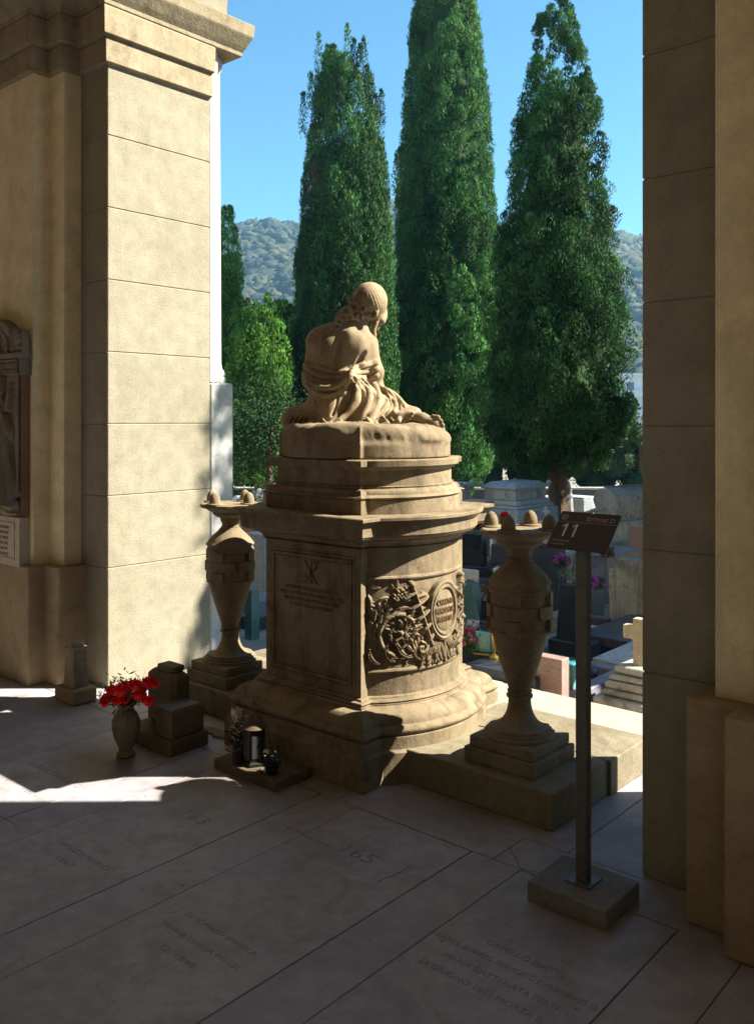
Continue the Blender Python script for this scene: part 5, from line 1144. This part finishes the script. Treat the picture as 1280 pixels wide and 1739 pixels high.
# red flowers in a stone vase before a small stepped tombstone
bx_,by_=-3.60,2.57
t=empty('small_tombstone',(-3.66,2.70,0),0,'small dark stepped tombstone behind the red flowers','tombstone')
def tb(part,mat,x0,x1,y0,y1,z0,z1,ch=.006):
    m=MB(); m.box(x0,x1,y0,y1,z0,z1,ch=ch); return m.build(part,mat,t,bevel=.003)
tb('base','darkstone',-.26,.125,-.135,.10,0,.075); tb('upright','darkstone',-.235,-.0,-.02,.09,.075,.34,.02); tb('cap','darkstone',-.17,-.04,-.0,.08,.34,.372); tb('desk_block','darkstone',-.02,.115,-.12,.08,.075,.205); 
m=MB(); m.box(-.015,.105,-.105,.06,.205,.215,mat=Matrix.Rotation(0,4,'X'),ch=.002); m.build('book_slab','concrete',t)
vx,vy=-3.715,2.445
t=empty('flower_vase',(vx,vy,0),0,'mossy stone vase on the floor slab holding red carnations','vase')
m=MB(); m.lathe([(.035,0),(.045,.006),(.045,.016),(.030,.03),(.034,.045),(.055,.09),(.066,.14),(.066,.17),(.052,.205),(.038,.22),(.036,.232),(.046,.25),(.048,.256),(.036,.256),(.03,.24)],28); m.build('vase_body','vase',t,smooth=True)
fb=empty('carnation_bouquet',(vx,vy,.25),0,'bouquet of red artificial carnations with small white sprigs in the stone vase','flowers')
rs=np.random.RandomState(9)
heads=[]
for (px,py,r) in ((205,1172,17),(183,1186,13),(212,1186,15),(230,1163,15),(252,1158,14),(252,1190,14),(191,1172,12),(236,1180,14),(178,1195,9),(218,1165,12),(200,1190,11),(243,1170,12),(225,1190,12),(262,1163,9)):
    f=4.25+rs.uniform(-.07,.07); x,y=at(px,f); heads.append((x-vx,y-vy,ZZ(py,f)-.25,r/1520*4.27))
for i,(x,y,z,r) in enumerate(heads):
    P=[];Nn=[]
    for ring,(nn_,rr_,hh_) in enumerate(((14,1.0,.0),(13,.82,.22),(11,.6,.42),(8,.36,.55),(5,.15,.6))):
        a=np.linspace(0,6.28,nn_,endpoint=False)+rs.uniform(0,1,nn_)
        d=np.stack([np.cos(a),np.sin(a),np.full(nn_,hh_)],1); P.append(np.array([x,y,z])+d*r*rr_*np.array([.62,.62,1])+rs.normal(0,.0015,(nn_,3))); Nn.append(d)
    P=np.concatenate(P);Nn=np.concatenate(Nn); Nn/=np.linalg.norm(Nn,axis=1)[:,None]
    V,F=leaves(P,Nn,.022,.022,rs,up=.3,jit=.35); mb=MB(); mb.ball((x,y,z-.002),r*.62,10,8)
    V=np.vstack([V,np.array(mb.v)]); Fq=[list(q_) for q_ in F.tolist()]+[[a+len(V)-len(mb.v) for a in q_] for q_ in mb.f]
    npmesh('carnation',V,np.array(Fq),'petal_red',fb)
m=MB()
for x,y,z,r in heads: m.tube([(0,0,-.05),(x*.4,y*.4,z*.5),(x,y,z-.01)],.0022,5)
m.build('stems','green',fb)
P=rs.normal(0,1,(420,3))*[.045,.045,.035]+[-.01,0,.05]; V,F=leaves(P,rs.normal(size=P.shape),.035,.010,rs,up=.2); npmesh('leaves','green' and V,F,'green',fb)
P=[];
for k in range(26): a=rs.uniform(0,6.28); P.append([.07*math.cos(a),.06*math.sin(a),.03+rs.uniform(0,.11)])
for k in range(30): P.append([at(165+rs.uniform(-6,18),4.27)[0]-vx+rs.normal(0,.01),at(165+rs.uniform(-6,18),4.27)[1]-vy,ZZ(1185+rs.uniform(-10,14),4.27)-.25])
P=np.array(P).repeat(4,0)+rs.normal(0,.004,(len(P)*4,3)); V,F=leaves(P,rs.normal(size=P.shape),.008,.007,rs,up=.1); npmesh('white_sprigs',V,F,'petal_white',fb)
# small stone bollard-like stele by the pillar foot
t=empty('small_stele',(-4.675,2.745,0),0,'small pale stone stele standing at the foot of the left pillar','stele')
m=MB(); m.box(-.105,.105,-.075,.075,0,.085,ch=.008); m.build('base','dado',t,bevel=.003)
m=MB(); m.add([(-.055,-.045,.085),(.062,-.045,.085),(.062,.045,.085),(-.055,.045,.085),(-.045,-.04,.29),(.052,-.04,.29),(.052,.04,.29),(-.045,.04,.29)],[(0,1,5,4),(1,2,6,5),(2,3,7,6),(3,0,4,7),(4,5,6,7)]); m.build('shaft','impost',t,bevel=.004)
m=MB(); m.box(-.055,.062,-.05,.05,.29,.312,ch=.004); m.lathe([(.045,0),(.045,.02),(.035,.03)],12,0,0,mat=Matrix.Translation((.003,0,.31))); m.build('cap','impost',t,bevel=.003)
# black lantern with cross on its low step in front of the monument
LX,LY=-3.075,2.71
t=empty('votive_step',(LX+.01,LY,0),0,'low dark stone step in front of the monument, under the black lantern','step'); m=MB(); m.box(-.215,.205,-.085,.13,0,.045,ch=.004); m.build('step_block','darkstone',t,bevel=.003)
t=empty('grave_lantern',(LX-.02,LY,.045),0,'black hexagonal grave lantern topped by a cross in front of the monument','lantern')
m=MB(); m.lathe([(.062,0),(.062,.012),(.050,.02),(.050,.15),(.058,.155),(.060,.165)],6,0,0); m.build('body','iron',t)
m=MB(); m.lathe([(.058,.166),(.040,.185),(.034,.195),(.036,.205),(.024,.225),(.008,.236)],16); m.build('roof','darkstone',t,smooth=True)
m=MB(); m.box(-.004,.004,-.003,.003,.232,.292); m.box(-.020,.020,-.003,.003,.266,.274); m.build('cross','darkstone',t)
for k in (3,4,5,0):
    a=R_(60*k+30); m=MB(); m.box(-.019,.019,-.001,.001,.035,.135,mat=Matrix.Rotation(a+R_(90),4,'Z')@Matrix.Translation((0,-.0445,0)),ch=0); m.build('glass_pane','frost',t)
def lily(x,y,z,s_,label,seed,dr=0):
    t=empty('cloth_flower',(x,y,z),0,label,'flower','white cloth flowers by the lantern'); rs_=np.random.RandomState(seed)
    for k in range(5):
        a=2*math.pi*k/5+seed; m=MB(); vs=[];fs=[]
        for i in range(6):
            t_=i/5; w=s_*.32*math.sin(math.pi*(.12+.8*t_)); r=s_*(.1+.28*t_+.15*dr*t_); zz_=s_*(1-dr)*t_*.95-dr*s_*.5*t_*t_; c_=(r*math.cos(a),r*math.sin(a),zz_); tx_,ty_=-math.sin(a),math.cos(a)
            vs+=[(c_[0]-tx_*w,c_[1]-ty_*w,zz_),(c_[0]*1.12,c_[1]*1.12,zz_-.002),(c_[0]+tx_*w,c_[1]+ty_*w,zz_)]
        for i in range(5):
            for j in range(2): fs.append((i*3+j,i*3+j+1,i*3+4+j,i*3+3+j))
        m.add(vs,fs); m.build('petal','wax',t,smooth=True)
    m=MB(); m.tube([(0,0,0),(rs_.uniform(-.01,.01),.0,-z*.5+.02),(0,0,-z+.047)],.002,5); m.build('stem','iron',t)
lily(-3.165,2.665,.23,.065,'tall white cloth flower standing left of the black lantern',1); lily(-3.120,2.70,.245,.045,'small white cloth flower drooping over the lantern roof',2,.5); lily(-2.955,2.665,.150,.040,'white cloth flower hanging right of the lantern',3,.8)
t=empty('dried_flowers',(-3.15,2.66,.045),0,'dried dark flower bunch with a few pale blooms left of the lantern','flowers'); rs=np.random.RandomState(4)
P=rs.normal(0,1,(300,3))*[.022,.02,.05]+[0,0,.10]; P[:,2]=np.abs(P[:,2]); V,F=leaves(P,rs.normal(size=P.shape),.02,.008,rs,up=.3); npmesh('leaves',V,F,'iron',t); P=rs.normal(0,1,(60,3))*[.018,.015,.03]+[0,-.005,.14]; V,F=leaves(P,rs.normal(size=P.shape),.014,.010,rs,up=.2); npmesh('blooms',V,F,'petal_white',t)
m=MB(); m.lathe([(.022,0),(.03,.03),(.02,.06)],12); m.build('pot','iron',t)
t=empty('dried_flowers',(-2.945,2.68,.045),0,'blackened plant behind the right white cloth flower','flowers'); P=rs.normal(0,1,(220,3))*[.022,.016,.035]+[0,0,.05]; P[:,2]=np.abs(P[:,2]); V,F=leaves(P,rs.normal(size=P.shape),.025,.010,rs,up=.3); npmesh('leaves',V,F,'iron',t); m=MB(); m.lathe([(.022,0),(.03,.03),(.02,.06)],12); m.build('pot','iron',t)
# paving fragments left of the monument
t=empty('broken_paving',(-3.62,2.93,0),0,'few broken paving fragments beside the left plinth','paving fragments'); rn=random.Random(4)
for k in range(5):
    m=MB(); a0=rn.uniform(0,6); pts=[(rn.uniform(.04,.075)*math.cos(a0+2*math.pi*i/5),rn.uniform(.03,.05)*math.sin(a0+2*math.pi*i/5)) for i in range(5)]; m.prism([(-.11+.075*k+x_,rn.uniform(-.02,.02)+y_) for x_,y_ in pts],.001,.006+.003*k%.01); m.build('fragment','plinth',t)
# ------------------------------------------------------------------ wall monument on the left pier
WX0=-5.235; WY=2.765     # right side of the monument, wall plane
t=empty('wall_monument',(WX0,WY,0),0,'carved funerary wall relief with palmettes, draped figure and inscribed panel on the left wall','wall monument')
D=.07; t.scale=(.62,1,.92); t.location.z=.028; m=MB(); m.box(-1.2,0,-D,.01,.73,1.07); m.build('inscription_block','panel',t,bevel=.004)
m=MB(); m.box(-1.2,-.0,-D+.01,.01,1.075,2.02); m.build('slab_side','brick',t,bevel=.003)
m=MB()
for a in range(1): frame(m,-1.12,-.09,.78,1.03,.012,.002,.006,-D)
m.build('panel_frame','panel',t)
for i,s in enumerate(('A PERPETUA MEMORIA','DI UN PADRE AMATO','MORTO IN GENOVA','LA MOGLIE E I FIGLI','POSERO NEL 1874','QUI RIPOSA IN PACE')):
    text('inscription',s,.030,'letter_dark',t,Matrix.Translation((-.42,.985-.033*i,-0)) @ Matrix.Identity(4),.0006,0,fn=lambda c,i=i:(-.36+c.x,-D-.0010-c.z*.5,.985-.036*i+c.y))
rl2=Relief(-.62,0,1.08,2.02,.004); R2=rl2
def L2(pts,r,h,mode='max'): R2.line(pts,r,h,mode)
# draped standing figure, seen only in part at the photo's left edge
L2([(-.30,1.98),(-.29,1.93)],[.05,.055],[.07,.07]); L2([(-.30,1.90),(-.32,1.80),(-.33,1.68)],[.06,.11,.10],[.05,.07,.06]); L2([(-.24,1.86),(-.15,1.80),(-.115,1.90),(-.10,1.96)],[.035,.03,.024,.018],[.06,.06,.055,.05])
L2([(-.33,1.68),(-.30,1.50),(-.26,1.30),(-.20,1.16)],[.11,.13,.14,.13],[.065,.07,.065,.05])
L2([(-.20,1.74),(-.13,1.64),(-.14,1.58)],[.035,.03,.03],[.07,.075,.07])
for k in range(9):
    x=-.38+.03*k; L2([(x,1.66),(x+.015,1.5),(x+.05+.004*k,1.32),(x+.09+.008*k,1.15)],.010,.088); L2([(x+.015,1.64),(x+.03,1.5),(x+.066+.004*k,1.32),(x+.10+.008*k,1.15)],.006,.03,'sub')
for k in range(5): L2([(-.40+.02*k,1.86-.03*k),(-.30,1.76-.03*k),(-.20,1.80-.04*k)],.010,.08)
L2([(-.24,1.12),(-.12,1.10)],[.035,.02],[.06,.05]); L2([(-.5,1.095),(0,1.095)],.016,.03); L2([(-.025,1.1),(-.025,2.0)],.012,.016); R2.ell((-.10,1.62),.02,.05,.03)
rl2.build('figure_relief',lambda U,Vv,H:[U,-D-.001-H*.8,Vv],'relief',t)
rl3=Relief(-.62,0.03,2.02,2.13,.003)
for k in range(16): x=-.60+.042*k; rl3.ell((x,2.085),.015,.026,.022); rl3.line([(x+.021,2.11),(x+.021,2.06)],.005,.018); rl3.ell((x,2.035),.012,.008,.016)
rl3.line([(-.62,2.118),(.03,2.118)],.009,.02); rl3.line([(-.62,2.05),(.03,2.05)],.004,.014)
m=MB(); m.box(-1.2,.03,-D-.01,.01,2.02,2.13); m.box(-1.2,.05,-D-.035,.01,2.13,2.165); m.build('cornice','relief',t,bevel=.003)
rl3.build('egg_and_dart',lambda U,Vv,H:[U,-D-.012-H,Vv],'relief',t)
# palmette acroterion on the corner and round-headed volute pediment
rl4=Relief(-.10,.05,2.166,2.33,.003)
for k in range(9):
    a=R_(90+(k-4)*21); rl4.line([(-.028,2.19),(-.028+.10*math.cos(a)*.72,2.19+.125*math.sin(a))],[.006,.014],[.012,.028])
rl4.ball((-.028,2.195),.018,.03)
m=MB(); pts=[(-.10+.0,2.166),(.045,2.166)]+[(-.028+.074*math.cos(R_(a)),2.24+.09*math.sin(R_(a))) for a in range(0,181,20)]
n=len(pts); m.add([(a,-D-.002,b_) for a,b_ in pts]+[(a,-D+.05,b_) for a,b_ in pts],[tuple(range(n)),tuple(range(2*n-1,n-1,-1))]+[(i,n+i,n+(i+1)%n,(i+1)%n) for i in range(n)]); m.build('palmette_slab','relief',t)
H=rl4.H; inside=((rl4.U+.028)/.072)**2+((np.maximum(rl4.V,2.24)-2.24)/.088)**2<1; rl4.H=np.where(inside,H,-.003)
rl4.build('palmette','' and None or (lambda U,Vv,H:[U,-D-.003-H,Vv]),'relief',t) if False else rl4.build('palmette',lambda U,Vv,H:[U,-D-.003-H,Vv],'relief',t)
m=MB(); 
for r0,r1 in ((.40,.34),(.31,.27)):
    pts=[(-.50+r0*math.cos(R_(a)),2.165+r0*.62*math.sin(R_(a))) for a in range(0,181,8)]; pin=[(-.50+r1*math.cos(R_(a)),2.165+r1*.58*math.sin(R_(a))) for a in range(180,-1,-8)]
    pp=pts+pin; n=len(pp); h=len(pts)
    vs=[(a,-D-.01,b_) for a,b_ in pp]+[(a,0,b_) for a,b_ in pp]; fs=[]
    for i in range(h-1): fs+=[(i,i+1,n-2-i,n-1-i),(n+i,2*n-1-i,2*n-2-i,n+i+1)]
    fs+=[(i,n+i,n+(i+1)%n,(i+1)%n) for i in range(n)]; m.add(vs,fs)
m.box(-.9,-.1,-D+.05,0,2.165,2.33); m.build('arched_pediment','relief',t)
m=MB(); m.tube([(a,-D-.02,b_) for a,b_ in spiral(-.20,2.215,.045,1.5,R_(200),-1,rend=.2)],.012,8); m.build('volute','relief',t,smooth=True)
